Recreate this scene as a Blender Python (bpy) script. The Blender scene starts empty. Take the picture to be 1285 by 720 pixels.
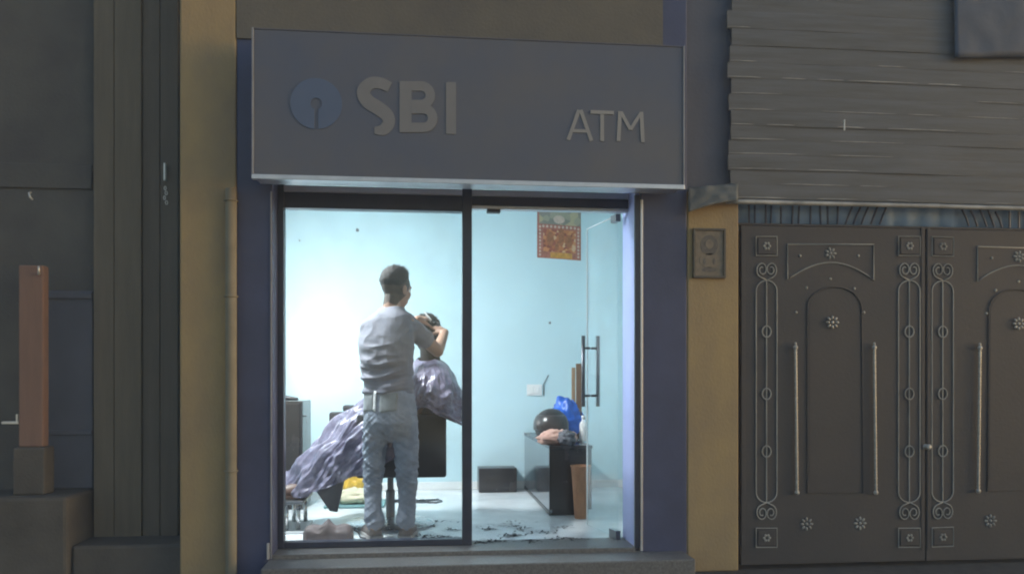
import bpy, bmesh, math, random
from mathutils import Vector, Matrix, noise, Quaternion
random.seed(7)
SC = bpy.context.scene
COL = SC.collection
R = math.radians

# ------------------------------------------------------------------ camera
YAW = R(6.0)
FPX = 1050.0            # focal length in pixels of a 1285 wide picture
CAM = Vector((0.0, -5.0, 1.015))
FW = Vector((math.sin(YAW), math.cos(YAW), 0)); RT = Vector((math.cos(YAW), -math.sin(YAW), 0)); UP = Vector((0, 0, 1))
cd = bpy.data.cameras.new("camera"); cam = bpy.data.objects.new("camera", cd); COL.objects.link(cam)
cam.location = CAM; cam.rotation_euler = (R(90), 0, -YAW)
cd.sensor_fit = 'HORIZONTAL'; cd.sensor_width = 36.0; cd.lens = 36.0 * FPX / 1285.0
cd.shift_y = (478 - 360) / 1285.0
cd.clip_start = 0.05; cd.clip_end = 500
SC.camera = cam
# ------------------------------------------------------------------ world, sun, exposure
SUN_EL, SUN_ROT = R(11), R(104)
w = bpy.data.worlds.new("World"); SC.world = w; w.use_nodes = True
nt = w.node_tree; bg = nt.nodes["Background"]
sky = nt.nodes.new("ShaderNodeTexSky"); sky.sky_type = 'NISHITA'; sky.sun_disc = False
sky.sun_elevation = SUN_EL; sky.sun_rotation = SUN_ROT; sky.air_density = 1.0; sky.dust_density = 1.0; sky.ozone_density = 1.0
nt.links.new(sky.outputs[0], bg.inputs[0]); bg.inputs[1].default_value = 0.108
sd = bpy.data.lights.new("sun", 'SUN'); sd.energy = 0.06; sd.angle = R(20); sd.color = (1.0, 0.93, 0.84)
sun = bpy.data.objects.new("sun", sd); COL.objects.link(sun)
_d = Vector((math.sin(SUN_ROT) * math.cos(SUN_EL), math.cos(SUN_ROT) * math.cos(SUN_EL), math.sin(SUN_EL)))
sun.rotation_euler = _d.to_track_quat('Z', 'Y').to_euler(); sun.location = (0, -8, 6)
SC.cycles.filter_width = 2.0
vs = SC.view_settings; vs.view_transform = 'Standard'; vs.look = 'None'; vs.exposure = 0.95; vs.gamma = 1; vs.use_curve_mapping = False

# ------------------------------------------------------------------ helpers
def at(px, py, Y):
    """where the sight line through a photo pixel meets the plane y = Y"""
    u = (px - 642.5) / FPX; d = FW + RT * u + UP * ((478 - py) / FPX)
    t = (Y - CAM.y) / d.y
    return CAM + d * t
def W(px, py, dep):
    return CAM + (FW + RT * ((px - 642.5) / FPX) + UP * ((478 - py) / FPX)) * dep
def G(px, py, z=0.0):
    d = FW + RT * ((px - 642.5) / FPX) + UP * ((478 - py) / FPX)
    return CAM + d * ((z - CAM.z) / d.z)

def mat(name, col, rough=0.6, metal=0.0, var=0.15, scale=6.0, bump=0.0, bscale=40.0, spec=0.5, stretch=(1, 1, 1), col2=None, sheen=0.0):
    m = bpy.data.materials.new(name); m.use_nodes = True
    n = m.node_tree; b = n.nodes["Principled BSDF"]
    b.inputs["Roughness"].default_value = rough; b.inputs["Metallic"].default_value = metal
    b.inputs["Specular IOR Level"].default_value = spec
    if sheen: b.inputs["Sheen Weight"].default_value = sheen
    tc = n.nodes.new("ShaderNodeTexCoord"); mp = n.nodes.new("ShaderNodeMapping"); mp.inputs["Scale"].default_value = stretch
    n.links.new(tc.outputs["Object"], mp.inputs[0])
    nz = n.nodes.new("ShaderNodeTexNoise"); nz.inputs["Scale"].default_value = scale; nz.inputs["Detail"].default_value = 6; nz.inputs["Roughness"].default_value = 0.6
    n.links.new(mp.outputs[0], nz.inputs["Vector"])
    cr = n.nodes.new("ShaderNodeValToRGB"); e = cr.color_ramp.elements
    e[0].position = 0.3; e[1].position = 0.72
    c2 = col2 or col
    e[0].color = tuple(max(0, c * (1 - var)) for c in c2) + (1,)
    e[1].color = tuple(min(1, c * (1 + var)) for c in col) + (1,)
    n.links.new(nz.outputs["Fac"], cr.inputs[0]); n.links.new(cr.outputs[0], b.inputs["Base Color"])
    rr = n.nodes.new("ShaderNodeMapRange"); rr.inputs[3].default_value = max(0.02, rough - 0.12); rr.inputs[4].default_value = min(1, rough + 0.12)
    n.links.new(nz.outputs["Fac"], rr.inputs[0]); n.links.new(rr.outputs[0], b.inputs["Roughness"])
    if bump:
        nb = n.nodes.new("ShaderNodeTexNoise"); nb.inputs["Scale"].default_value = bscale; nb.inputs["Detail"].default_value = 4
        n.links.new(mp.outputs[0], nb.inputs["Vector"])
        bp = n.nodes.new("ShaderNodeBump"); bp.inputs["Strength"].default_value = bump; bp.inputs["Distance"].default_value = 0.01
        n.links.new(nb.outputs["Fac"], bp.inputs["Height"]); n.links.new(bp.outputs[0], b.inputs["Normal"])
    return m
def glass_mat(name, tint=(0.97, 0.985, 0.985), rough=0.0):
    m = bpy.data.materials.new(name); m.use_nodes = True; n = m.node_tree; n.nodes.remove(n.nodes["Principled BSDF"])
    o = n.nodes["Material Output"]; tr = n.nodes.new("ShaderNodeBsdfTransparent"); tr.inputs[0].default_value = tint + (1,)
    gl = n.nodes.new("ShaderNodeBsdfGlossy"); gl.inputs["Roughness"].default_value = rough
    lw = n.nodes.new("ShaderNodeLayerWeight"); lw.inputs[0].default_value = 0.5
    pw = n.nodes.new("ShaderNodeMath"); pw.operation = 'POWER'; pw.inputs[1].default_value = 5.0; n.links.new(lw.outputs["Facing"], pw.inputs[0])
    fr = n.nodes.new("ShaderNodeMath"); fr.operation = 'MULTIPLY_ADD'; fr.inputs[1].default_value = 0.75; fr.inputs[2].default_value = 0.03; n.links.new(pw.outputs[0], fr.inputs[0])
    tc = n.nodes.new("ShaderNodeTexCoord"); nz = n.nodes.new("ShaderNodeTexNoise"); nz.inputs["Scale"].default_value = 3
    n.links.new(tc.outputs["Object"], nz.inputs["Vector"])
    df = n.nodes.new("ShaderNodeBsdfDiffuse"); df.inputs[0].default_value = (0.7, 0.75, 0.8, 1)
    mr = n.nodes.new("ShaderNodeMapRange"); mr.inputs[1].default_value = 0.4; mr.inputs[2].default_value = 0.75; mr.inputs[3].default_value = 0.0; mr.inputs[4].default_value = 0.05
    n.links.new(nz.outputs["Fac"], mr.inputs[0])
    m1 = n.nodes.new("ShaderNodeMixShader"); m2 = n.nodes.new("ShaderNodeMixShader")
    n.links.new(mr.outputs[0], m1.inputs[0]); n.links.new(tr.outputs[0], m1.inputs[1]); n.links.new(df.outputs[0], m1.inputs[2])
    n.links.new(fr.outputs[0], m2.inputs[0]); n.links.new(m1.outputs[0], m2.inputs[1]); n.links.new(gl.outputs[0], m2.inputs[2])
    n.links.new(m2.outputs[0], o.inputs[0])
    return m

class MB:
    def __init__(s): s.v = []; s.f = []
    def add(s, vs, fs):
        k = len(s.v); s.v += [Vector(p) for p in vs]; s.f += [tuple(i + k for i in f) for f in fs]; return s
    def box(s, a, b, bev=0.0):
        x0, x1 = sorted((a[0], b[0])); y0, y1 = sorted((a[1], b[1])); z0, z1 = sorted((a[2], b[2]))
        e = min(bev, (x1 - x0) * .45, (y1 - y0) * .45, (z1 - z0) * .45)
        if e <= 0:
            return s.add([(x0, y0, z0), (x1, y0, z0), (x1, y1, z0), (x0, y1, z0), (x0, y0, z1), (x1, y0, z1), (x1, y1, z1), (x0, y1, z1)],
                         [(3, 2, 1, 0), (4, 5, 6, 7), (0, 1, 5, 4), (1, 2, 6, 5), (2, 3, 7, 6), (3, 0, 4, 7)])
        bm = bmesh.new(); bmesh.ops.create_cube(bm, size=1)
        for v in bm.verts: v.co = Vector(((x0 + x1) / 2 + v.co.x * (x1 - x0), (y0 + y1) / 2 + v.co.y * (y1 - y0), (z0 + z1) / 2 + v.co.z * (z1 - z0)))
        bmesh.ops.bevel(bm, geom=bm.edges[:], offset=e, segments=2, affect='EDGES', profile=0.5)
        bm.verts.index_update(); s.add([v.co.copy() for v in bm.verts], [[v.index for v in f.verts] for f in bm.faces]); bm.free(); return s
    def loft(s, rings, cap=True):
        n = len(rings[0]); vs = [p for r in rings for p in r]; fs = []
        for i in range(len(rings) - 1):
            for j in range(n):
                fs.append((i * n + j, i * n + (j + 1) % n, (i + 1) * n + (j + 1) % n, (i + 1) * n + j))
        if cap:
            fs.append(tuple(reversed(range(n)))); fs.append(tuple(range((len(rings) - 1) * n, len(rings) * n)))
        return s.add(vs, fs)
    def tube(s, pts, r, n=8, closed=False):
        pts = [Vector(p) for p in pts]; m = len(pts)
        rs = r if isinstance(r, (list, tuple)) else [r] * m
        tang = []
        for i in range(m):
            if closed: t = pts[(i + 1) % m] - pts[i - 1]
            else: t = pts[min(i + 1, m - 1)] - pts[max(i - 1, 0)]
            tang.append(t.normalized() if t.length > 1e-9 else Vector((0, 0, 1)))
        a = tang[0].orthogonal().normalized(); rings = []
        for i in range(m):
            a = (a - tang[i] * a.dot(tang[i]))
            a = a.normalized() if a.length > 1e-6 else tang[i].orthogonal().normalized()
            b = tang[i].cross(a)
            rings.append([pts[i] + (a * math.cos(2 * math.pi * k / n) + b * math.sin(2 * math.pi * k / n)) * rs[i] for k in range(n)])
        if closed: rings.append(rings[0])
        return s.loft(rings, cap=not closed)
    def lathe(s, c, prof, n=20, axis=(0, 0, 1)):
        q = Vector((0, 0, 1)).rotation_difference(Vector(axis)); c = Vector(c)
        return s.loft([[c + q @ Vector((max(r, 1e-4) * math.cos(2 * math.pi * k / n), max(r, 1e-4) * math.sin(2 * math.pi * k / n), h)) for k in range(n)] for r, h in prof])
    def ell(s, c, ax, rot=None, n=16, m=10):
        c = Vector(c); rot = rot or Matrix.Identity(3); rings = []
        for i in range(m + 1):
            th = math.pi * (i if 0 < i < m else (0.04 if i == 0 else m - 0.04)) / m
            rings.append([c + rot @ Vector((ax[0] * math.sin(th) * math.cos(2 * math.pi * k / n), ax[1] * math.sin(th) * math.sin(2 * math.pi * k / n), -ax[2] * math.cos(th))) for k in range(n)])
        return s.loft(rings)
    def cap(s, p0, r0, p1, r1, n=12):
        p0 = Vector(p0); p1 = Vector(p1); d = (p1 - p0); L = d.length; d = d.normalized() if L > 1e-6 else Vector((0, 0, 1))
        a = d.orthogonal().normalized(); b = d.cross(a); rings = []
        st = [(-90 + 22.5 * i) for i in range(5)]
        seq = [(p0 + d * (math.sin(R(t)) * r0), math.cos(R(t)) * r0) for t in st] + [(p1 + d * (math.sin(R(-t)) * r1), math.cos(R(t)) * r1) for t in reversed(st)]
        for c, r in seq:
            r = max(r, r0 * 0.03)
            rings.append([c + (a * math.cos(2 * math.pi * k / n) + b * math.sin(2 * math.pi * k / n)) * r for k in range(n)])
        return s.loft(rings)
    def prism(s, poly, ext):
        """poly: list of 3D points in a plane, ext: vector"""
        n = len(poly); ext = Vector(ext); poly = [Vector(p) for p in poly]
        return s.add(poly + [p + ext for p in poly], [tuple(reversed(range(n))), tuple(range(n, 2 * n))] + [(i, (i + 1) % n, (i + 1) % n + n, i + n) for i in range(n)])

def mesh_obj(name, mb, m, parent=None, smooth=False, origin=None):
    me = bpy.data.meshes.new(name)
    o0 = Vector(origin) if origin is not None else Vector((0, 0, 0))
    me.from_pydata([tuple(p - o0) for p in mb.v], [], mb.f); me.validate()
    bm = bmesh.new(); bm.from_mesh(me); bmesh.ops.recalc_face_normals(bm, faces=bm.faces[:]); bm.to_mesh(me); bm.free()
    if smooth:
        me.polygons.foreach_set("use_smooth", [True] * len(me.polygons))
        if smooth == 'auto':
            try: me.set_sharp_from_angle(angle=R(35))
            except Exception: pass
    me.materials.append(m)
    o = bpy.data.objects.new(name, me); COL.objects.link(o)
    if parent is not None: o.parent = parent
    return o
def tag(o, label, cat, group=None):
    o["label"] = label; o["category"] = cat
    if group: o["group"] = group
    return o
class Thing:
    """an Empty at the base of a thing; parts are given in world coordinates"""
    def __init__(s, name, label, cat, loc=(0, 0, 0), group=None):
        s.loc = Vector(loc); s.o = bpy.data.objects.new(name, None); s.o.empty_display_size = 0.1; COL.objects.link(s.o); s.o.location = s.loc
        tag(s.o, label, cat, group)
    def part(s, name, mb, m, smooth=False, label=None, under=None):
        o = mesh_obj(name, mb, m, under or s.o, smooth, s.loc)
        if label: o["label"] = label
        return o
def single(name, mb, m, label, cat, loc, smooth=False, group=None):
    o = mesh_obj(name, mb, m, None, smooth, loc); o.location = Vector(loc); return tag(o, label, cat, group)
def structure(name, mb, m, smooth=False):
    o = mesh_obj(name, mb, m, None, smooth); o["kind"] = "structure"; return o
def grid_mb(P, closed_u=False):
    mb = MB(); nu = len(P); nv = len(P[0]); vs = [p for r in P for p in r]; fs = []
    for i in range(nu if closed_u else nu - 1):
        for j in range(nv - 1):
            a = i * nv + j; b = ((i + 1) % nu) * nv + j
            fs.append((a, b, b + 1, a + 1))
    return mb.add(vs, fs)
def apply_mods(o):
    dg = bpy.context.evaluated_depsgraph_get(); dg.update()
    me = bpy.data.meshes.new_from_object(o.evaluated_get(dg)); old = o.data
    o.modifiers.clear(); o.data = me; bpy.data.meshes.remove(old)
def remesh(o, vox, it=4, fac=0.5):
    md = o.modifiers.new("r", 'REMESH'); md.mode = 'VOXEL'; md.voxel_size = vox; md.use_smooth_shade = True
    if it:
        sm = o.modifiers.new("s", 'SMOOTH'); sm.iterations = it; sm.factor = fac
    apply_mods(o)
def thicken(o, t):
    md = o.modifiers.new("t", 'SOLIDIFY'); md.thickness = t; md.offset = 0; apply_mods(o)
def displace(o, fn):
    me = o.data; nrm = [v.normal.copy() for v in me.vertices]
    for v, n in zip(me.vertices, nrm): v.co += n * fn(v.co, n)
    me.update()

# ------------------------------------------------------------------ materials
M = {}
M['navy'] = mat('navy paint', (0.058, 0.071, 0.145), 0.5, var=0.22, scale=2.5, bump=0.08, bscale=60)
M['navy_dark'] = mat('dark frame paint', (0.030, 0.036, 0.062), 0.38, var=0.2, scale=8)
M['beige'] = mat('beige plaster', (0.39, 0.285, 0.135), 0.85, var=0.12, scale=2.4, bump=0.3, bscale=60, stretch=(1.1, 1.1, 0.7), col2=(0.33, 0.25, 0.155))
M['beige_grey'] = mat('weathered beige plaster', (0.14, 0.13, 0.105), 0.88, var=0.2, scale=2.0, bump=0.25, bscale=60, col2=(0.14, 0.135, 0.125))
M['pipe'] = mat('grey plastic pipe', (0.24, 0.215, 0.155), 0.85, var=0.15, scale=9)
M['sign_face'] = mat('sign face', (0.132, 0.127, 0.126), 0.42, var=0.10, scale=1.1, col2=(0.098, 0.118, 0.18))  # bluish and brown-grey blotches put haze and reflections into the colour
M['sign_side'] = mat('sign side', (0.10, 0.105, 0.13), 0.5)
M['alu'] = mat('aluminium trim', (0.62, 0.63, 0.66), 0.35, metal=0.6, var=0.1, scale=12)
M['trim_dim'] = mat('grey trim', (0.26, 0.27, 0.30), 0.5, var=0.25, scale=6)
M['soffit'] = mat('white soffit board', (0.55, 0.58, 0.66), 0.4, var=0.12, scale=3)
M['letter_grey'] = mat('grey sign letter', (0.205, 0.205, 0.212), 0.5, var=0.08, scale=4)
M['letter_pale'] = mat('pale sign letter', (0.30, 0.297, 0.292), 0.5, var=0.08, scale=4)
M['emblem'] = mat('blue emblem', (0.098, 0.137, 0.228), 0.5, var=0.08, scale=4)
M['white_paint'] = mat('lilac white paint', (0.46, 0.52, 0.86), 0.5, var=0.06, scale=3)
M['wall_blue'] = mat('pale blue wall paint', (0.53, 0.70, 0.755), 0.65, var=0.05, scale=1.4, bump=0.05, bscale=90)
M['white'] = mat('white paint inside', (0.75, 0.76, 0.76), 0.6, var=0.04)
M['floor'] = mat('pale floor', (0.78, 0.80, 0.81), 0.22, var=0.07, scale=2.2, col2=(0.66, 0.71, 0.74))
M['granite'] = mat('granite step', (0.16, 0.155, 0.15), 0.45, var=0.35, scale=70)
M['street'] = mat('dusty asphalt', (0.075, 0.072, 0.068), 0.9, var=0.3, scale=12, bump=0.5, bscale=120)
M['glass'] = glass_mat('clear glass')
M['steel'] = mat('brushed steel', (0.55, 0.55, 0.56), 0.28, metal=1.0, var=0.1, scale=20)
M['dark_steel'] = mat('dark steel', (0.16, 0.165, 0.18), 0.35, metal=0.7, var=0.1)
M['black'] = mat('black plastic', (0.022, 0.022, 0.026), 0.4, var=0.3, scale=10)
M['black_vinyl'] = mat('black vinyl', (0.030, 0.030, 0.034), 0.42, var=0.25, scale=9, bump=0.1, bscale=150)
M['black_laminate'] = mat('black laminate', (0.030, 0.027, 0.028), 0.25, var=0.25, scale=5)
M['brown_dark'] = mat('dark brown boards', (0.175, 0.147, 0.108), 0.8, var=0.15, scale=3, stretch=(6, 6, 0.6), bump=0.2, bscale=30)
M['brown_dark2'] = mat('darker brown boards', (0.145, 0.125, 0.10), 0.8, var=0.15, scale=3, stretch=(6, 6, 0.6), bump=0.2, bscale=30)
M['wall_dim'] = mat('grimy grey plaster', (0.112, 0.110, 0.098), 0.9, var=0.22, scale=1.6, bump=0.3, bscale=50, col2=(0.100, 0.096, 0.096))
M['slate_door'] = mat('slate blue door', (0.095, 0.105, 0.135), 0.55, var=0.16, scale=3)
M['terracotta'] = mat('terracotta wood', (0.225, 0.138, 0.105), 0.8, var=0.12, scale=5, stretch=(5, 5, 0.6), bump=0.15)
M['concrete'] = mat('worn concrete', (0.095, 0.088, 0.078), 0.9, var=0.25, scale=4, bump=0.3, bscale=60)
M['pale'] = mat('pale metal', (0.75, 0.73, 0.68), 0.35, metal=0.4)
M['blue_grey'] = mat('blue grey plaster', (0.115, 0.125, 0.160), 0.8, var=0.15, scale=1.8, bump=0.2, bscale=50)
M['slat'] = mat('weathered grey slat', (0.125, 0.137, 0.155), 0.65, var=0.2, scale=4, stretch=(0.5, 4, 7), bump=0.15, bscale=30, col2=(0.115, 0.122, 0.125))
M['slat_edge'] = mat('pale slat edge', (0.40, 0.40, 0.385), 0.5, var=0.5, scale=7, stretch=(0.8, 1, 1))
M['tarp_blue'] = mat('faded blue sheet', (0.20, 0.31, 0.47), 0.6, var=0.2, scale=3, bump=0.2, bscale=25)
M['tarp_dark'] = mat('dark blue tarpaulin', (0.078, 0.098, 0.138), 0.6, var=0.2, scale=3, bump=0.2, bscale=20)
M['cloth_grey'] = mat('grey green cloth', (0.145, 0.155, 0.150), 0.85, var=0.2, scale=6, bump=0.2, bscale=60)
M['gate'] = mat('dark gate paint', (0.058, 0.052, 0.050), 0.6, var=0.25, scale=1.0, bump=0.12, bscale=45, col2=(0.050, 0.052, 0.062))
M['gate_orn'] = mat('dull grey ornament', (0.33, 0.335, 0.32), 0.6, var=0.3, scale=6)
M['gate_bright'] = mat('bright ornament', (0.42, 0.42, 0.40), 0.4, metal=0.3, var=0.3, scale=40)
M['frame_brown'] = mat('dark picture frame', (0.10, 0.088, 0.068), 0.5)
M['print_tan'] = mat('faded print', (0.20, 0.165, 0.12), 0.5, var=0.25, scale=30)
M['print_dark'] = mat('dark faded print', (0.125, 0.11, 0.095), 0.5, var=0.35, scale=40)
M['skin'] = mat('skin', (0.38, 0.23, 0.165), 0.5, var=0.12, scale=14)
M['hair'] = mat('black brown hair', (0.012, 0.010, 0.009), 0.85, var=0.4, scale=60)
M['barber_hair'] = mat('dark brown hair', (0.030, 0.025, 0.023), 0.8, var=0.4, scale=60)
M['fade_hair'] = mat('short faded hair', (0.075, 0.052, 0.040), 0.6, var=0.3, scale=60)
M['shirt'] = mat('grey lilac t-shirt', (0.21, 0.21, 0.25), 0.85, var=0.08, scale=5, bump=0.35, bscale=22, sheen=0.1)
M['jeans'] = mat('light grey denim', (0.285, 0.315, 0.38), 0.85, var=0.2, scale=12, bump=0.7, bscale=30, col2=(0.24, 0.275, 0.335))  # tone noise paints crease highlights and shade into the denim
M['pocket'] = mat('grey pocket cloth', (0.235, 0.255, 0.265), 0.85, var=0.15, scale=12)
M['shoe'] = mat('grey brown shoe', (0.20, 0.165, 0.15), 0.6, var=0.3, scale=20)
M['sole'] = mat('pale sole', (0.45, 0.43, 0.41), 0.7)
M['cape'] = mat('lilac grey satin', (0.23, 0.212, 0.29), 0.32, var=0.3, scale=14, col2=(0.12, 0.112, 0.18), spec=0.55)
M['dark_shirt'] = mat('near black cloth', (0.012, 0.010, 0.012), 0.85, var=0.2)
M['brown_shoe'] = mat('brown leather', (0.115, 0.065, 0.048), 0.5, var=0.25, scale=20)
M['dark_trouser'] = mat('dark brown trousers', (0.07, 0.055, 0.055), 0.8, var=0.2)
M['taupe'] = mat('taupe bag fabric', (0.14, 0.115, 0.115), 0.75, var=0.15, scale=8, bump=0.15)
M['yellow'] = mat('yellow plastic', (0.75, 0.48, 0.07), 0.4, var=0.2, scale=8)
M['cream'] = mat('cream cloth', (0.62, 0.58, 0.42), 0.8, var=0.12)
M['teal'] = mat('teal mat', (0.14, 0.27, 0.28), 0.7, var=0.2)
M['mirror_side'] = mat('glossy dark glass side', (0.19, 0.215, 0.24), 0.08, metal=0.85, var=0.05)
M['helmet'] = mat('dark helmet shell', (0.028, 0.024, 0.024), 0.42, var=0.4, scale=6)
M['visor'] = mat('smoky visor', (0.06, 0.052, 0.05), 0.3, var=0.4, scale=5)
M['peach'] = mat('peach cloth', (0.60, 0.36, 0.29), 0.8, var=0.2, scale=10)
M['grey_cloth'] = mat('dark grey cloth', (0.12, 0.125, 0.145), 0.6, var=0.25, scale=12)
M['blue_bag'] = mat('blue plastic bag', (0.03, 0.13, 0.55), 0.35, var=0.25, scale=8)
M['wood'] = mat('bare wood', (0.33, 0.21, 0.12), 0.65, var=0.2, scale=4, stretch=(8, 8, 0.7))
M['wood_dark'] = mat('brown cardboard', (0.20, 0.12, 0.075), 0.7, var=0.2, scale=5)
M['bin'] = mat('orange brown bin', (0.36, 0.17, 0.085), 0.5, var=0.2, scale=10, stretch=(3, 3, 1))
M['white_plastic'] = mat('white plastic', (0.78, 0.78, 0.78), 0.35, var=0.03)
M['wire'] = mat('grey cable', (0.20, 0.21, 0.22), 0.6)

# ------------------------------------------------------------------ key positions
YG = 0.20                                   # shop glass plane
XL = at(342, 478, 0).x; XR = at(797.5, 478, 0).x      # shop opening
XPL0 = at(297, 478, 0).x; XPR1 = at(862, 478, 0).x    # outer edges of the navy pilasters
XC0 = at(226, 478, 0).x                               # left edge of beige column
XG0 = at(927, 478, 0).x                               # right edge of the beige gate pier
SG_Y = -0.25; SG_X0 = at(316, 478, SG_Y).x; SG_X1 = at(859, 478, SG_Y).x; SG_Z0, SG_Z1 = 2.13, 2.966
YB = 2.86; RX0, RX1 = -1.38, 1.92; CEIL = 2.75
TOP = 4.2

# ------------------------------------------------------------------ setting: ground, room
structure('street', MB().add([(-11, -11, -0.16), (11, -11, -0.16), (11, 0.9, -0.16), (-11, 0.9, -0.16)], [(0, 1, 2, 3)]), M['street'])
mb = MB().box((XL - .02, -0.26, -0.158), (XPR1 - .03, -0.010, -0.022), 0.008)
structure('doorstep', mb, M['granite'])
structure('floor', MB().box((RX0, 0.331, -0.12), (RX1, YB + 0.1, 0.0)), M['floor'])
structure('wall_back', MB().box((RX0 - .1, YB, 0.0), (RX1 + .1, YB + 0.12, CEIL)), M['wall_blue'])
structure('wall_left', MB().box((RX0 - .1, 0.32, 0.0), (RX0, YB, CEIL)), M['wall_blue'])
structure('wall_right', MB().box((RX1, 0.32, 0.0), (RX1 + .1, YB, CEIL)), M['wall_blue'])
structure('ceiling', MB().box((RX0 - .1, 0.30, CEIL), (RX1 + .1, YB + .12, CEIL + .15)), M['white'])
structure('skirting', MB().box((RX0, YB - 0.012, 0.002), (RX1, YB, 0.075)), M['white'])

# ------------------------------------------------------------------ shop building
b = Thing('shop_building', 'narrow shop front with navy pilasters and plain grey wall over the sign', 'building', (0, 0, 0))
b.part('pilaster', MB().box((XPL0, 0.0, -0.15), (XL, 0.30, TOP), 0.006), M['navy'])
b.part('pilaster', MB().box((XR + 0.03, 0.0, -0.15), (XPR1, 0.30, TOP), 0.006), M['navy'])
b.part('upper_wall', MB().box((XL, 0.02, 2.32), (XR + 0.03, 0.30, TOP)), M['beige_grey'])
b.part('inner_wall', MB().box((RX0, 0.302, 0.0), (XL - 0.01, 0.34, CEIL)), M['wall_blue'])
b.part('inner_wall', MB().box((XR + 0.03, 0.302, 0.0), (RX1, 0.34, CEIL)), M['wall_blue'])
b.part('inner_wall', MB().box((XL - 0.008, 0.302, 2.33), (XR + 0.028, 0.34, CEIL)), M['wall_blue'])
b.part('jamb_reveal', MB().box((XR, 0.022, 0.0), (XR + 0.029, 0.33, 2.298)), M['white_paint'])
b.part('jamb_edge', MB().box((XR - 0.004, -0.004, -0.02), (XR + 0.026, 0.020, 2.15), 0.002), M['navy_dark'])
b.part('corner_trim', MB().box((XR + 0.0285, -0.008, -0.02), (XR + 0.044, -0.001, 2.12), 0.002), M['alu'])
b.part('corner_trim', MB().box((XL - 0.012, -0.008, -0.02), (XL - 0.003, -0.001, 2.12), 0.002), M['trim_dim'])
b.part('soffit', MB().box((XL - 0.002, -0.06, 2.300), (XR + 0.028, 0.33, 2.318)), M['soffit'])
b.part('threshold', MB().box((XL, -0.004, -0.03), (XR + 0.028, 0.33, 0.003), 0.003), M['granite'])
p = at(336.5, 692, -0.01)
b.part('bolt_plate', MB().box((p.x - .007, -0.022, -0.02), (p.x + .007, -0.001, 0.075), 0.003), M['alu'])
# side walls of building mass behind column and pier (outer skin seen from the side)
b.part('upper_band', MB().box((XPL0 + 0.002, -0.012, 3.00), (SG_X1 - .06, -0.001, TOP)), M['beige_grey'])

# ------------------------------------------------------------------ sign box
s = Thing('sign_box', 'wide grey sign box with round emblem and pale letters over the lit shop', 'sign', ((SG_X0 + SG_X1) / 2, SG_Y, SG_Z0))
s.part('sign_body', MB().box((SG_X0 + .012, SG_Y + 0.012, SG_Z0 + .03), (SG_X1 - .012, -0.065, SG_Z1 - .01)), M['sign_side'])
s.part('sign_face', MB().box((SG_X0 + .012, SG_Y, SG_Z0 + .03), (SG_X1 - .012, SG_Y + 0.010, SG_Z1 - .008)), M['sign_face'])
s.part('edge_trim', MB().box((SG_X0, SG_Y - .008, SG_Z0 + .028), (SG_X0 + .0105, -0.07, SG_Z1), 0.002), M['trim_dim'])
s.part('edge_trim', MB().box((SG_X1 - .0105, SG_Y - .008, SG_Z0 + .028), (SG_X1, -0.07, SG_Z1), 0.002), M['trim_dim'])
s.part('edge_trim', MB().box((SG_X0 + .011, SG_Y - .004, SG_Z1 - .0075), (SG_X1 - .011, -0.07, SG_Z1), 0.0015), M['sign_side'])
s.part('bottom_lip', MB().box((SG_X0, SG_Y - .010, SG_Z0), (SG_X1, SG_Y + 0.02, SG_Z0 + .0275), 0.003), M['alu'])
s.part('bottom_tray', MB().box((SG_X0 + .012, SG_Y + .021, SG_Z0 + .016), (SG_X1 - .012, -0.066, SG_Z0 + .0285), 0.002), M['alu'])
YL = SG_Y
_dep = [0]
def stroke(path, wd, closed=False, dep=0.004):
    """flat raised stroke on the sign: path of (px,py,width_px)"""
    _dep[0] = (_dep[0] + 1) % 5; dep += .0006 * _dep[0]
    L = []; Rr = []; n = len(path)
    for i in range(n):
        a = Vector(path[max(i - 1, 0)][:2]); c = Vector(path[min(i + 1, n - 1)][:2]); t = (c - a).normalized(); nn = Vector((-t.y, t.x)); p = Vector(path[i][:2])
        w_ = (path[i][2] if len(path[i]) > 2 else wd) / 2
        L.append(p + nn * w_); Rr.append(p - nn * w_)
    m_ = MB()
    for i in range(n - 1):
        q = [at(*L[i], YL), at(*L[i + 1], YL), at(*Rr[i + 1], YL), at(*Rr[i], YL)]
        m_.prism([p - Vector((0, .0005, 0)) for p in q], (0, -dep, 0))
    # weld into one outline instead of touching slabs
    ring = [at(*p, YL) for p in L] + [at(*p, YL) for p in reversed(Rr)]
    m2 = MB(); k = len(L)
    f = [p - Vector((0, .0005, 0)) for p in ring]; g = [p - Vector((0, dep, 0)) for p in ring]
    vs = f + g; N = len(f); fs = []
    for i in range(k - 1):
        fs.append((N + i, N + i + 1, N + (N - 2 - i), N + (N - 1 - i))); fs.append((i, i + 1, N - 2 - i, N - 1 - i))
    fs += [(i, (i + 1) % N, N + (i + 1) % N, N + i) for i in range(N)]
    return m2.add(vs, fs)
def spline(pts, n=8):
    out = []
    P = [pts[0]] + list(pts) + [pts[-1]]
    for i in range(1, len(P) - 2):
        for k in range(n):
            t = k / n; a, b_, c, d = P[i - 1], P[i], P[i + 1], P[i + 2]
            out.append(tuple(0.5 * ((2 * b_[j]) + (-a[j] + c[j]) * t + (2 * a[j] - 5 * b_[j] + 4 * c[j] - d[j]) * t * t + (-a[j] + 3 * b_[j] - 3 * c[j] + d[j]) * t ** 3) for j in range(len(b_))))
    out.append(tuple(pts[-1])); return out
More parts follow.
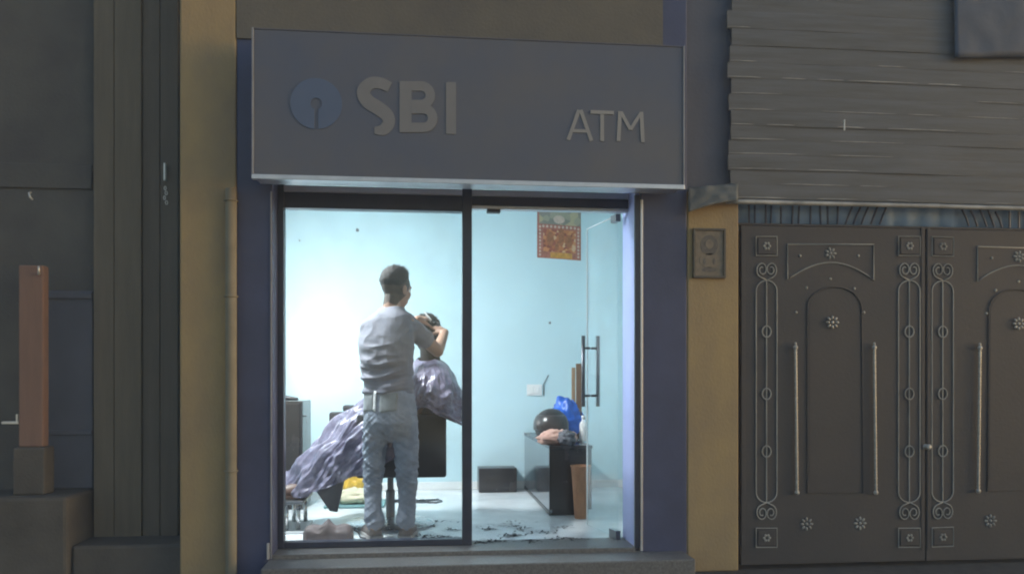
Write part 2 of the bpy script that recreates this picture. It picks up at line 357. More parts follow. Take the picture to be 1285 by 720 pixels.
# big S B I
s.part('letter', stroke(spline([(489, 110, 13), (478, 105, 14), (465, 105, 15), (456, 115, 16), (461, 127, 17), (473, 135, 17), (485, 144, 16), (488, 154, 15), (481, 163, 14), (470, 164, 9)]), 15), M['letter_grey'])
def poly_px(pts, dep=0.012, m=None): return MB().prism([at(x, y, YL) - Vector((0, .0005, 0)) for x, y in pts], (0, -dep, 0))
bB = MB(); 
def bowl(x0, x1, y0, y1, wd):
    r = (y1 - y0) / 2; pts = [(x0, y0 + wd / 2), (x1 - r, y0 + wd / 2)]
    for k in range(1, 10):
        a = -math.pi / 2 + math.pi * k / 10; pts.append((x1 - r + math.cos(a) * (r - wd / 2), (y0 + y1) / 2 + math.sin(a) * (r - wd / 2)))
    pts += [(x1 - r, y1 - wd / 2), (x0, y1 - wd / 2)]
    return stroke(pts, wd)
for q in (stroke([(509, 102.5), (509, 166.5)], 15), bowl(516.5, 546, 102.5, 138, 12), bowl(516.5, 549, 131, 166.5, 12)): bB.add(q.v, q.f)
s.part('letter', bB, M['letter_grey'])
s.part('letter', stroke([(566, 103.5), (566, 168.5)], 12.5), M['letter_grey'])
# small A T M
mA = MB()
for q in (stroke([(713, 176), (726.5, 138.5)], 4.6), stroke([(728.5, 138.5), (742, 177)], 4.6), stroke([(717, 164.5), (738, 165)], 4)): mA.add(q.v, q.f)
s.part('letter', mA, M['letter_pale'])
mT = MB()
for q in (stroke([(741, 141), (770, 142)], 4.4), stroke([(755.5, 142), (755.5, 177.5)], 4.6)): mT.add(q.v, q.f)
s.part('letter', mT, M['letter_pale'])
mM = MB()
for q in (stroke([(776, 177.5), (778, 140)], 4.6), stroke([(779, 141), (791, 163)], 4.2), stroke([(791, 163), (804, 142.5)], 4.2), stroke([(804.5, 141), (806.5, 179)], 4.6)): mM.add(q.v, q.f)
s.part('letter', mM, M['letter_pale'])
# round emblem with keyhole
c = at(397, 130.5, YL); rr = 0.142; h = 0.032; g = 0.011
pts = []
a0 = math.asin(g / rr)
for k in range(49):
    a = -math.pi / 2 + a0 + (2 * math.pi - 2 * a0) * k / 48; pts.append((math.cos(a) * rr, math.sin(a) * rr))
b0 = math.asin(g / h)
for k in range(17):
    a = -math.pi / 2 - b0 - (2 * math.pi - 2 * b0) * k / 16; pts.append((math.cos(a) * h, math.sin(a) * h))
em = MB(); outer = pts[:49]; inner = pts[49:]
inr = [inner[min(16, int(round(16 * (1 - k / 48))))] for k in range(49)]
V = [(c.x + x, YL - 0.005, c.z + z) for x, z in outer] + [(c.x + x, YL - 0.005, c.z + z) for x, z in inr] + [(c.x + x, YL - .0005, c.z + z) for x, z in outer] + [(c.x + x, YL - .0005, c.z + z) for x, z in inr]
F = []
for k in range(48): F += [(k, k + 1, 49 + k + 1, 49 + k), (k, k + 1, 98 + k + 1, 98 + k), (49 + k, 49 + k + 1, 147 + k + 1, 147 + k)]
F += [(0, 49, 147, 98), (48, 97, 195, 146)]
s.part('emblem', em.add(V, F), M['emblem'])

# ------------------------------------------------------------------ shop window
xm0 = at(580, 478, YG).x; xm1 = at(592, 478, YG).x; xl1 = at(357, 478, YG).x
wn = Thing('shop_window', 'tall fixed glass window in dark frame left of the glass door', 'window', (xl1, YG, 0))
ZT = 2.158
wn.part('frame_post', MB().box((XL + .001, YG - .03, 0.004), (xl1, YG + .05, 2.298), 0.003), M['navy_dark'])
wn.part('mullion', MB().box((xm0, YG - .03, 0.004), (xm1, YG + .05, 2.298), 0.003), M['navy_dark'])
wn.part('top_rail', MB().box((xl1 + .001, YG - .028, 2.062), (xm0 - .001, YG + .048, ZT), 0.003), M['navy_dark'])
wn.part('bottom_rail', MB().box((xl1 + .001, YG - .028, 0.004), (xm0 - .001, YG + .048, 0.040), 0.003), M['navy_dark'])
wn.part('pane', MB().box((xl1 - .004, YG + .006, 0.036), (xm0 + .004, YG + .014, 2.066)), M['glass'])
wn.part('transom_rail', MB().box((xl1 + .001, YG - .034, ZT + .002), (xm0 - .001, YG + .004, ZT + .040), 0.003), M['soffit'])
wn.part('transom_rail', MB().box((xm1 + .001, YG - .034, ZT + .002), (XR - .001, YG + .004, ZT + .040), 0.003), M['soffit'])
wn.part('transom_pane', MB().box((xl1 + .001, YG + .006, ZT + .001), (xm0 - .001, YG + .012, 2.297)), M['glass'])
wn.part('transom_pane', MB().box((xm1 + .001, YG + .006, ZT + .001), (XR - .001, YG + .012, 2.297)), M['glass'])
wn.part('door_header', MB().box((xm1 + .001, YG - .028, 2.104), (XR - .001, YG + .048, ZT), 0.003), M['navy_dark'])
wn.part('header_trim', MB().box((xm1 + .001, YG - .020, 2.082), (XR - .001, YG + .035, 2.1025), 0.002), M['alu'])
# ------------------------------------------------------------------ open glass door
H = at(775, 478, YG + .05); H.z = 0; E = W(737, 478, 5.84); E.z = 0
dv = (E - H); dl = dv.length; dv.normalize(); dn = Vector((-dv.y, dv.x, 0))
def dpt(l, n, z): return H + dv * l + dn * n + Vector((0, 0, z))
def dbox(m_, l0, l1, n0, n1, z0, z1):
    return m_.add([dpt(l0, n0, z0), dpt(l1, n0, z0), dpt(l1, n1, z0), dpt(l0, n1, z0), dpt(l0, n0, z1), dpt(l1, n0, z1), dpt(l1, n1, z1), dpt(l0, n1, z1)], [(3, 2, 1, 0), (4, 5, 6, 7), (0, 1, 5, 4), (1, 2, 6, 5), (2, 3, 7, 6), (3, 0, 4, 7)])
d = Thing('glass_door', 'frameless glass door swung open inward with tall steel pull handles', 'door', H)
d.part('pane', dbox(MB(), 0, dl, -.005, .005, 0.016, 2.072), M['glass'])
d.part('pane_edge', dbox(MB(), dl + .0002, dl + .004, -.005, .005, 0.016, 2.072), M['white_plastic'])
d.part('pane_edge', dbox(MB(), 0, dl, -.005, .005, 2.0722, 2.076), M['white_plastic'])
d.part('patch_fitting', dbox(MB(), -.01, .10, -.016, .016, 0.004, 0.06), M['dark_steel'])
d.part('patch_fitting', dbox(MB(), -.01, .07, -.016, .016, 2.035, 2.081), M['dark_steel'])
zt, zb = 1.015 + (478 - 421) / FPX * 5.75, 1.015 + (478 - 510) / FPX * 5.75
for sgn in (1, -1):
    hb = d.part('handle', MB().tube([dpt(dl - .06, sgn * .055, zb), dpt(dl - .06, sgn * .055, zt)], 0.0135, 10), M['dark_steel'], True)
    for z in (zt - .085, zb + .075):
        d.part('standoff', MB().tube([dpt(dl - .06, sgn * .0055, z), dpt(dl - .06, sgn * .044, z)], 0.009, 8), M['dark_steel'], True, under=hb)
p0 = at(611, 259, YG - .02); p1 = at(628, 267, YG - .02)
single('door_sensor', MB().box((p0.x, YG - .035, p1.z), (p1.x, YG + .02, 2.0815), 0.004), M['black'], 'small black box under the door header beside the mullion', 'sensor', ((p0.x + p1.x) / 2, YG, p1.z))

# ------------------------------------------------------------------ left: column, pipe, neighbour
XP = at(283, 478, 0).x
single('masonry_column', MB().box((XC0, -0.01, -0.158), (XPL0 - .002, 0.40, TOP), 0.01), M['beige'], 'tall beige plastered column between the dark entrance and navy pilaster', 'column', (XC0, 0, -0.158))
pz = at(290, 237, -.05).z
pc = at(290, 478, -.05).x
dp = Thing('drain_pipe', 'grey drain pipe running up the seam beside the navy pilaster', 'pipe', (pc, -.05, -.158))
dp.part('pipe', MB().tube([(pc, -.05, -.156), (pc, -.05, pz)], 0.032, 14), M['pipe'], 'auto')
for z in (0.5, 1.5, 2.05):
    dp.part('bracket', MB().tube([(pc + .036 * math.cos(a), -.05 + .036 * math.sin(a), z) for a in [2 * math.pi * k / 16 for k in range(16)]], 0.005, 6, True), M['pipe'])
# neighbour recess
YN = 0.45
xw0 = at(-60, 478, YN).x
nb = Thing('neighbour_wall', 'grimy dark plaster wall of the unlit building on the left', 'wall', (-2.2, YN, -.158))
nb.part('back_wall', MB().box((-4.5, YN + .02, -.158), (XC0 - .002, YN + .2, TOP)), M['wall_dim'])
nb.part('ledge', MB().box((-4.5, YN + .005, at(60, 236, YN).z), (at(115, 240, YN).x, YN + .018, at(60, 205, YN).z), 0.006), M['wall_dim'])
fd = Thing('board_door', 'tall brown board door in the dark entrance left of the beige column', 'door', (at(170, 478, YN).x, YN, -.15))
bx = [at(q, 478, YN - .01).x for q in (120, 146, 180, 202, 224.5)]
ztop = TOP - .02
for k in range(4):
    fd.part('board', MB().box((bx[k] + .0015, YN - .03 - (.02 if k < 2 else 0), -.15), (bx[k + 1] - .0015, YN + .015, ztop), 0.006), M['brown_dark' if k < 2 else 'brown_dark2'])
xx = at(207, 230, YN - .05)  # latch and chain shapes modelled in place of bright sparkles
la = Thing('glint_latch', 'made-up pale latch and chain in place of glints on the board door', 'latch', xx)
z0, z1 = at(207, 227, YN - .05).z, at(207, 205, YN - .05).z
la.part('glint_bar', MB().box((xx.x - .006, YN - .062, z0), (xx.x + .006, YN - .031, z1), 0.002), M['pale'])
for k in range(4):
    zz = at(207, 236 + 6 * k, YN - .05).z; ox = (0.0, .006, -.004, .008)[k]
    la.part('glint_link', MB().tube([(xx.x + ox + .006 * math.cos(a), YN - .045 + (.004 * math.cos(a) if k % 2 else 0), zz + .012 * math.sin(a)) for a in [2 * math.pi * j / 10 for j in range(10)]], 0.0028, 5, True), M['pale'])
zA, zB = at(88, 365, YN).z, at(88, 612, YN).z
x0, x1 = at(58, 478, YN).x, at(118, 478, YN).x
sdr = Thing('low_door', 'dark slate blue low door behind the terracotta post', 'door', (x0, YN, zB))
sdr.part('door_leaf', MB().box((x0, YN - .02, zB), (x1, YN + .015, zA), 0.006), M['slate_door'])
zm = at(88, 545, YN).z
sdr.part('door_rail', MB().box((x0 + .002, YN - .034, zm), (x1 - .002, YN - .021, zm + .03), 0.004), M['slate_door'])
sdr.part('door_rail', MB().box((x0 + .002, YN - .034, zA - .05), (x1 - .002, YN - .021, zA - .01), 0.004), M['slate_door'])
YT = 0.20
pa, pb = at(25, 333, YT), at(56, 560, YT)
tp = Thing('terracotta_post', 'terracotta painted wooden post standing at the far left edge', 'post', (pa.x, YT, pb.z))
tp.part('post_shaft', MB().box((pa.x, YT - .02, pb.z), (pb.x, YT + .06, pa.z), 0.008), M['terracotta'])
tp.part('post_hook', MB().tube([(pb.x - .02, YT - .021, pa.z - .05), (pb.x - .012, YT - .05, pa.z - .055), (pb.x - .008, YT - .055, pa.z - .03), (pb.x - .012, YT - .05, pa.z - .01)], 0.006, 6), M['pale'], True)
pbk = at(40, 590, YT)
tp.part('post_foot', MB().box((pa.x - .02, YT - .05, zB - .0015), (pb.x + .02, YT + .09, pb.z - .001), 0.01), M['concrete'])
mbp = MB().box((-4.5, 0.05, -.158), (at(118, 640, YN).x, YN + .018, zB - .002), 0.02)
single('concrete_plinth', mbp, M['concrete'], 'low worn concrete plinth under the terracotta post', 'plinth', (-2.6, 0.2, -.158))
mbp = MB().box((at(118.5, 640, YN).x, 0.10, -.158), (XC0 - .003, YN - .055, 0.06), 0.02)
single('entrance_step', mbp, M['concrete'], 'dark low step in front of the brown board door', 'step', (-1.8, 0.3, -.158))
q = at(17, 530, YT)
single('pale_bracket', MB().box((q.x - .06, YT - .02, q.z - .008), (q.x + .035, YT + .02, q.z + .008), 0.004).box((q.x + .018, YT - .015, q.z + .008), (q.x + .03, YT + .015, q.z + .05), 0.003), M['pale'], 'small pale metal bracket left of the terracotta post', 'bracket', q)
q = at(50, 252, YN); q.y += .13  # hook shape added to stand for a bright sparkle
single('glint_hook', MB().tube([(q.x - .01, YN - .095, q.z + .03), (q.x - .008, YN - .125, q.z + .02), (q.x, YN - .13, q.z - .005), (q.x + .012, YN - .12, q.z - .02)], 0.006, 6), M['pale'], 'made-up pale hook in place of a glint high above the terracotta post', 'hook', q, True)

# ------------------------------------------------------------------ right: pier, picture, slats, gate
single('gate_pier', MB().box((XPR1 + .002, 0.0, -.158), (XG0, 0.42, at(895, 240, 0).z), 0.01), M['beige'], 'beige plastered pier between the navy pilaster and ornate gate', 'pier', (XPR1, 0, -.158))
uw = Thing('upper_wall', 'dim blue grey wall standing above the beige pier and gate', 'wall', (XPR1, 0, 2.1))
uw.part('wall_face', MB().box((XPR1 + .002, 0.03, at(895, 238, 0).z), (6.5, 0.42, TOP)), M['blue_grey'])
a, c_ = at(870, 286, -.02), at(911, 349, -.02)
pf = Thing('framed_picture', 'small framed picture of a faded seated figure on the beige pier', 'picture', ((a.x + c_.x) / 2, -.01, c_.z))
pf.part('picture', MB().box((a.x + .01, -.014, c_.z + .01), (c_.x - .01, -.002, a.z - .01)), M['print_tan'])
for (u0, u1, v0, v1) in ((a.x, a.x + .014, c_.z, a.z), (c_.x - .014, c_.x, c_.z, a.z), (a.x + .0142, c_.x - .0142, c_.z, c_.z + .014), (a.x + .0142, c_.x - .0142, a.z - .014, a.z)):
    pf.part('frame_bar', MB().box((u0, -.026, v0), (u1, -.0005, v1), 0.002), M['frame_brown'])
cx, cz = (a.x + c_.x) / 2, (a.z + c_.z) / 2
def disc(m_, x, y, z, rx, rz, t=.0015, n=20): return m_.prism([(x + rx * math.cos(2 * math.pi * k / n), y, z + rz * math.sin(2 * math.pi * k / n)) for k in range(n)], (0, -t, 0))
pf.part('printed_figure', disc(MB(), cx, -.0142, cz + .05, .055, .062), M['print_dark'])
pf.part('printed_figure', disc(disc(MB(), cx, -.0162, cz + .055, .025, .03), cx, -.0142, cz - .045, .062, .045), M['print_tan'])
pf.part('printed_figure', disc(disc(disc(MB(), cx, -.0142, cz - .10, .05, .015), cx - .03, -.0158, cz - .05, .008, .02), cx + .03, -.0158, cz - .05, .008, .02), M['print_dark'])

# slatted awning screen over the gate
YS = -0.02
sx0, sx1 = at(914, 200, YS).x, 5.2
aw = Thing('slatted_screen', 'weathered grey screen of horizontal slats hanging above the ornate gate', 'screen', (sx0, YS, 2.1))
rows = [251, 233.5, 215, 196, 178, 160, 141, 121, 101, 81, 60, 39, 17, -6, -30, -54]
sxm = [sx0, 2.98, 4.02, sx1]
for k in range(len(rows) - 1):
    zb_ = at(990, rows[k], YS).z; zt_ = at(990, rows[k + 1], YS).z
    j = random.uniform(-.002, .002); x_a = sx0 + random.uniform(-.01, .03)
    n = 40; P = []
    for (dy, z) in ((-.002, zb_), (-.003, zb_ + .004), (-.0005, zt_ - .0003), (0.016, zt_ - .0003), (.006, zb_)):
        row = []
        for i in range(n + 1):
            x = x_a + (sx1 - x_a) * i / n
            row.append(Vector((x, YS + dy + j + .006 * noise.noise(Vector((x * 1.5, k * 3.1, 0))), z + .006 * noise.noise(Vector((x * 1.2, 7.7, 4))))))
        P.append(row)
    P.append(P[0])
    sl = aw.part('slat', grid_mb(P), M['slat'], 'auto')
    # pale broken stretches along the lower lip
    e = MB(); x = x_a
    while x < 3.9:
        ln = random.uniform(.14, .5)
        if random.random() < (.62 if x < 3.0 else .4):
            pts = []
            for i in range(7):
                xx_ = x + ln * i / 6
                pts.append((xx_, YS - .004 + j + .006 * noise.noise(Vector((xx_ * 1.5, k * 3.1, 0))), zb_ + .009 + .006 * noise.noise(Vector((xx_ * 1.2, 7.7, 4)))))
            e.tube(pts, [.0006, .0022, .0028, .0024, .0028, .002, .0006], 5)
        x += ln + random.uniform(.02, .35)
    if e.v: aw.part('pale_edge', e, M['slat_edge'], under=sl)['kind'] = 'stuff'
z_l = at(990, 253, YS).z
aw.part('bottom_rail', MB().tube([(sx0 - .02 + (sx1 - sx0) * k / 30, YS - .02, z_l - .012 + .006 * noise.noise(Vector((k * .3, 2, 1)))) for k in range(31)], 0.014, 8), M['slat_edge'], True)
q = at(1059, 158, YS - .05)  # pin shape made up to give a white glint on the slats
single('glint_pin', MB().tube([(q.x, YS - .055, q.z + .035), (q.x, YS - .055, q.z - .03)], 0.005, 6).tube([(q.x, YS - .03, q.z + .03), (q.x, YS - .06, q.z + .033)], 0.004, 6), M['pale'], 'made-up pale pin in place of a glint on the grey slats', 'pin', q)
# cloth flap curling over the pier
P = []
for i in range(19):
    t = i / 18; row = []
    pxl = 864 + 62 * t; ybot = 266 - 14 * math.sin(t * math.pi / 2); ytop = 236 - 6 * t
    for jx in range(9):
        v = jx / 8
        p = at(pxl, ytop + (ybot - ytop) * v, -.03 - .07 * v)
        p.y += .02 * noise.noise(Vector((t * 4, v * 3, 0))) ; row.append(p)
    P.append(row)
o = single('cloth_flap', grid_mb(P), M['cloth_grey'], 'grey green cloth flap curling over the top of the beige pier', 'cloth', (XPR1 + .15, -.06, 2.05), True)
thicken(o, .008)
# dark blue tarpaulin patch at upper right
P = []
for i in range(21):
    row = []
    for jx in range(13):
        p = at(1198 + 110 * i / 20, -20 + 92 * jx / 12 + 1.0 * math.sin(i * .4), -.06); p.y += .008 * noise.noise(Vector((i * .25, jx * .3, 3))); row.append(p)
    P.append(row)
o = single('tarpaulin', grid_mb(P), M['tarp_dark'], 'dark blue tarpaulin corner hanging over the slats at upper right', 'tarpaulin', at(1240, 60, -.14), True)
thicken(o, .006)
# blue sheet and crest bars over the gate
YGT = 0.035
def gp(px, py, off=0.0):
    p = at(px, py, YGT); p.y -= off; return p
zc0, zc1 = gp(1040, 284).z, gp(1040, 250).z
n = 60; P = []
for i in range(n + 1):
    x = gp(928, 0).x + (4.6 - gp(928, 0).x) * i / n; dy = .012 * math.sin(i * 1.9)
    P.append([Vector((x, YGT + .04 + dy, zc0 - .03)), Vector((x, YGT + .04 + dy, zc1 + .08))])
o = single('blue_sheet', grid_mb(P), M['tarp_blue'], 'faded blue corrugated sheet showing through the bars on top of the gate', 'sheet', (gp(928, 0).x, YGT + .04, zc0), True)
thicken(o, .004)
zg0, zg1 = -.13, gp(1040, 284).z
xM = gp(1161.5, 478).x
single('leak_blocker', MB().box((XG0 - .02, 0.5, -.158), (6.5, 0.6, TOP)), M['wall_dim'], 'unseen wall added behind the gate to block light leaking past', 'wall', (4, .5, -.158))  # added out of sight, stops sunlight leaking in behind the pier
single('gate_lintel', MB().box((XG0 + .002, YGT + .002, zg1 - .002), (4.6, YGT + .032, zg1 + .012), 0.004), M['gate'], 'dark steel lintel bar along the top of the ornate gate', 'lintel', (XG0, YGT, zg1))
def scroll_pts(cx_, cy_, r, flip, up):
    """one half of a heart scroll in photo pixels"""
    out = []
    for k in range(22):
        t = k / 21; a = R(-100 + 470 * t); rad = r * (1 - .78 * t)
        out.append((cx_ + flip * (r * .95 - 0 + math.cos(a) * rad * 1.0 - r * .0) , cy_ - up * (math.sin(a) * rad)))
    return out
def gate_leaf(mir, label):
    def T(p): return Vector((2 * xM - p.x, p.y, p.z)) if mir else p
    def TM(m_): m_.v = [T(p) for p in m_.v]; return m_
    xa = gp(930, 478).x
    g_ = Thing('gate_leaf', label, 'gate', T(Vector((xa, YGT, zg0))), 'leaves of the ornate double gate')
    def part(nm, m_, mt, sm=False, under=None): return g_.part(nm, TM(m_), mt, sm, under=under)
    part('sheet', MB().box((xa, YGT, zg0), (xM - .004, YGT + .03, zg1 - .004), 0.003), M['gate'])
    # flat raised frame
    def tb(pts, r, m_, nm, closed=False, off=.004):
        return part(nm, MB().tube([gp(x, y, off) for x, y in pts], r, 6, closed), m_, True)
    for (xc, hw) in ((961.5, 13), (1140.5, 13.5)):
        bright = M['gate_orn']
        for (ya, yb_) in ((297, 321), (662, 686)):
            bs = part('square_boss', MB().box(gp(xc - hw + 2, yb_ - 2, -.001), gp(xc + hw - 2, ya + 2, .010), 0.004), M['gate'])
            part('boss_edge', MB().tube([gp(x, y, .006) for x, y in ((xc - hw, ya), (xc + hw, ya), (xc + hw, yb_), (xc - hw, yb_))], .0042, 6, True), bright, under=bs)
            m_ = MB()
            for k in range(6):
                m_.ell(gp(xc, (ya + yb_) / 2, .012) + Vector((.018 * math.cos(k * R(60)), 0, .018 * math.sin(k * R(60)))), (.009, .004, .009), n=8, m=5)
            part('rosette', m_, bright, True, under=bs)
        for (yc, up) in ((338.5, 1), (643, -1)):
            m_ = MB()
            for fl in (-1, 1):
                pts = []
                for k in range(26):
                    t = k / 25; a = R(-75 + 560 * t); rad = 7.4 * (1 - .72 * t)
                    pts.append(gp(xc + fl * (5.6 + math.cos(a) * rad), yc - up * (math.sin(a) * rad * 1.35), .006))
                pts = [gp(xc, yc + up * 13, .006)] + pts
                m_.tube(pts, .0042, 6)
            part('heart_scroll', m_, bright, True)
        # long rounded oval of bar
        pts = []
        for k in range(13):
            a = math.pi * k / 12; pts.append((xc + hw * math.cos(a), 365 - 13 * math.sin(a)))
        for k in range(13):
            a = math.pi + math.pi * k / 12; pts.append((xc + hw * math.cos(a), 617 - 13 * math.sin(a)))
        tb(pts, .0042, bright, 'oval_bar', True)
        m_ = MB().tube([gp(xc, 352, .004), gp(xc, 630, .004)], .004, 6)
        part('centre_bar', m_, bright)
        for yy in (416, 494, 566):
            part('ring', MB().tube([gp(xc + 5.5 * math.cos(a), yy + 7 * math.sin(a), .006) for a in [2 * math.pi * k / 14 for k in range(14)]], .0045, 6, True), bright, True)
    # tympanum
    pts = [(988, 351), (988, 306.5), (1096, 307), (1096, 352)]
    for k in range(1, 14):
        t = k / 14; pts.append((1096 - 108 * t, 352 - 22.5 * math.sin(math.pi * t) ** .85))
    tb(pts, .0045, M['gate_orn'], 'arched_moulding', True)
    # inner panel with arch
    pts = [(1013, 618), (1013, 385)]
    for k in range(1, 12):
        a = math.pi - math.pi * k / 12; pts.append((1046.5 + 33.5 * math.cos(a), 385 - 25 * math.sin(a)))
    pts += [(1081, 385), (1083, 618)]
    tb(pts, .0042, M['gate'], 'panel_moulding', True)
    fp = [gp(x, y, .0) for x, y in pts]
    cen = sum(fp, Vector()) / len(fp)
    part('raised_panel', MB().prism([cen + (p - cen) * .93 for p in fp], (0, -.002, 0)), M['gate'])
    # flowers
    for (x, y, r_, nn, bm_) in ((1043.5, 404.5, .030, 8, 'gate_bright'), (1042, 318, .026, 7, 'gate_orn'), (1012, 657, .030, 8, 'gate_orn'), (1079, 656, .030, 8, 'gate_orn')):
        m_ = MB()
        o_ = .014 if y == 404.5 else .004
        for k in range(nn):
            a = 2 * math.pi * k / nn
            rot = Matrix.Rotation(-a, 3, 'Y')
            m_.ell(gp(x, y, o_) + Vector((r_ * math.cos(a), 0, r_ * math.sin(a))), (.014, .006, .008), rot, n=8, m=5)
        m_.ell(gp(x, y, o_), (.011, .008, .011), n=8, m=5)
        part('flower', m_, M[bm_], True)
    for (x, y) in ((1004, 321), (1077, 321), (1042, 350), (1012, 361), (1072, 362), (999, 392), (1084, 392)):
        part('stud', MB().ell(gp(x, y, .002), (.009, .007, .009), n=8, m=6), M['gate_bright'], True)
    for (xa_, xb_) in ((996.5, 998.5), (1095, 1097)):
        m_ = MB(); prof = []; N = 90
        A, B = gp(xa_, 436, .02), gp(xb_, 617, .02); pts = [A.lerp(B, k / N) for k in range(N + 1)]
        m_.tube(pts, [.0075 + .0035 * (k % 2) for k in range(N + 1)], 7)
        m_.ell(A, (.016, .014, .016), n=10, m=6); m_.ell(B, (.016, .014, .016), n=10, m=6)
        m_.ell(A + Vector((0, 0, .022)), (.009, .009, .012), n=8, m=5)
        part('twisted_rod', m_, M['gate_bright'], True)
    for (xs) in (932, 1157.5):
        m_ = MB().box(gp(xs - 2, 690, -.001), gp(xs + 2.5, 286, .006), 0.002); part('frame_stile', m_, M['gate'])
    # crest bars on top
    k = 0
    for xs in (941, 948, 962, 968, 981, 995, 1003, 1018, 1031, 1040, 1052):
        part('crest_bar', MB().tube([gp(xs, 281, -.012), gp(xs + random.uniform(-1, 1), 256 + random.uniform(0, 4), -.012)], .0065, 6), M['navy_dark'])
    for xs in (1062, 1072, 1082, 1094, 1105):
        part('crest_bar', MB().tube([gp(xs, 281, -.012), gp(xs + 4, 270, -.012), gp(xs + 9, 256 + random.uniform(0, 5), -.012)], .0065, 6), M['navy_dark'])
    if not mir:
        kn = MB().lathe(gp(1163, 560, .005) + Vector((-.012, 0, 0)), [(.018, 0), (.018, .004), (.008, .006), (.008, .02), (.017, .028), (.019, .036), (.012, .044), (.001, .046)], 14, (0, -1, 0))
        part('knob', kn, M['gate_bright'], True)
gate_leaf(False, 'complete gate leaf with twisted rods and round knob beside the beige pier')
gate_leaf(True, 'gate leaf cut off at the right edge of the photo, without a knob')

# ------------------------------------------------------------------ inside: ceiling light (the lit lamp of the shop)
LX, LY = -1.15, 0.62
cl = Thing('ceiling_light', 'long white batten lamp on the shop ceiling above the barber', 'lamp', (LX, LY, CEIL))
cl.part('housing', MB().box((LX - .06, LY - .25, CEIL - .045), (LX + .06, LY + .25, CEIL - .001), 0.008), M['white_plastic'])
ad = bpy.data.lights.new("batten_light", 'AREA'); ad.shape = 'RECTANGLE'; ad.size = 0.10; ad.size_y = 0.46; ad.energy = 72; ad.color = (0.95, 0.98, 1.0)
al = bpy.data.objects.new("batten_light", ad); COL.objects.link(al); al.parent = cl.o; al.location = (0, 0, -.052)

mx, my, mz = RX0 + .012, 2.28, 1.22  # added plate and area light, out of view, brighten the back wall at left
ml = Thing('standin_lamp', 'unseen stand-in lamp added on the left wall to brighten the back wall', 'lamp', (mx, my, mz - .3))
ml.part('back_plate', MB().box((RX0 + .0005, my - .05, mz - .30), (RX0 + .03, my + .05, mz + .30), .004), M['white_plastic'])
a2 = bpy.data.lights.new("standin_light", 'AREA'); a2.shape = 'RECTANGLE'; a2.size = 0.56; a2.size_y = 0.07; a2.energy = 7.5; a2.color = (0.97, 0.98, 1.0)
l2 = bpy.data.objects.new("standin_light", a2); COL.objects.link(l2); l2.parent = ml.o; l2.location = (.022, 0, .3); l2.rotation_euler = (0, R(-90), 0)

# ------------------------------------------------------------------ inside: bench and things on it
bp_ = G(690, 647); bx0, by0 = bp_.x, bp_.y; bx1 = at(742.5, 600, by0).x; bh = 0.53
be = Thing('bench', 'low black bench with mirrored side and laden top behind the door', 'bench', (bx0, by0, 0))
be.part('front_panel', MB().box((bx0 + .001, by0, 0.045), (bx1, by0 + .02, bh - .028), 0.003), M['black_laminate'])
be.part('edge_strip', MB().box((bx0 - .004, by0 + .0215, 0.004), (bx0 - .0005, YB - .02, .030)), M['black_laminate'])
be.part('edge_strip', MB().box((bx0 - .004, by0 - .003, 0.004), (bx0 + .0005, by0 + .021, bh - .0285)), M['black_laminate'])
be.part('plinth', MB().box((bx0 + .02, by0 + .03, 0.001), (bx1 - .02, YB - .03, 0.043)), M['black_laminate'])
be.part('side_panel', MB().box((bx0, by0 + .021, 0.02), (bx0 + .02, YB - .02, bh - .028)), M['mirror_side'])
be.part('side_panel', MB().box((bx1 - .02, by0 + .021, 0.045), (bx1, YB - .02, bh - .028)), M['black_laminate'])
be.part('bench_top', MB().box((bx0 - .006, by0 - .008, bh - .026), (bx1 + .006, YB - .015, bh), 0.004), M['black_laminate'])
p0 = G(601, 618); p1 = at(650, 587, p0.y)
single('black_crate', MB().box((p0.x, p0.y, 0.001), (p1.x - .01, YB - .02, p1.z), 0.006).box((p0.x + .01, p0.y - .006, .02), (p1.x - .02, p0.y - .0005, p1.z - .05), 0.002), M['black_laminate'], 'low black box on the floor against the blue back wall', 'box', (p0.x, p0.y, 0), True and 'auto')
# helmet
hc = W(692, 528, 6.75); hc.z = bh + .125
hm = Thing('helmet', 'dark glossy rounded helmet on the bench top', 'helmet', (hc.x, hc.y, bh))
P = []
for i in range(15):
    th = R(8 + 118 * i / 14); P.append([hc + Vector((.135 * math.sin(th) * math.cos(2 * math.pi * k / 28), .15 * math.sin(th) * math.sin(2 * math.pi * k / 28), .135 * math.cos(th))) for k in range(29)])
shell = hm.part('shell', grid_mb(P), M['helmet'], True); thicken(shell, .01)
P = []
for i in range(9):
    el_ = R(-12 + 50 * i / 8); P.append([hc + Vector((.146 * math.cos(el_) * math.cos(R(180 + 150 * k / 16)), .16 * math.cos(el_) * math.sin(R(180 + 150 * k / 16)), .146 * math.sin(el_))) for k in range(17)])
vis = hm.part('visor', grid_mb(P), M['visor'], True); thicken(vis, .004)
hm.part('rim', MB().tube([hc + Vector((.118 * math.cos(a), .13 * math.sin(a), -.082)) for a in [2 * math.pi * k / 24 for k in range(24)]], .008, 6, True), M['black'], True)
def lump(name, label, cat, c, ax, m, seed, amp=.3, fr=7, n=40):
    mb_ = MB().ell((0, 0, 0), ax, n=n, m=int(n * .7)); out = []
    for p in mb_.v:
        u = p.normalized(); k = 1 + amp * noise.noise(u * fr * .35 + Vector((seed, 0, 0))) + amp * .55 * (1 - 2.4 * abs(noise.noise(u * fr * .45 + Vector((0, seed, 0))))) + amp * .3 * (1 - 2.4 * abs(noise.noise(u * fr * .9 + Vector((seed, seed, 0)))))
        q_ = p * k; q_.z = max(q_.z, -ax[2] * .82); out.append(q_ + Vector(c))
    mb_.v = out; o_ = single(name, mb_, m, label, cat, (c[0], c[1], c[2] - ax[2] * .82), True); return o_
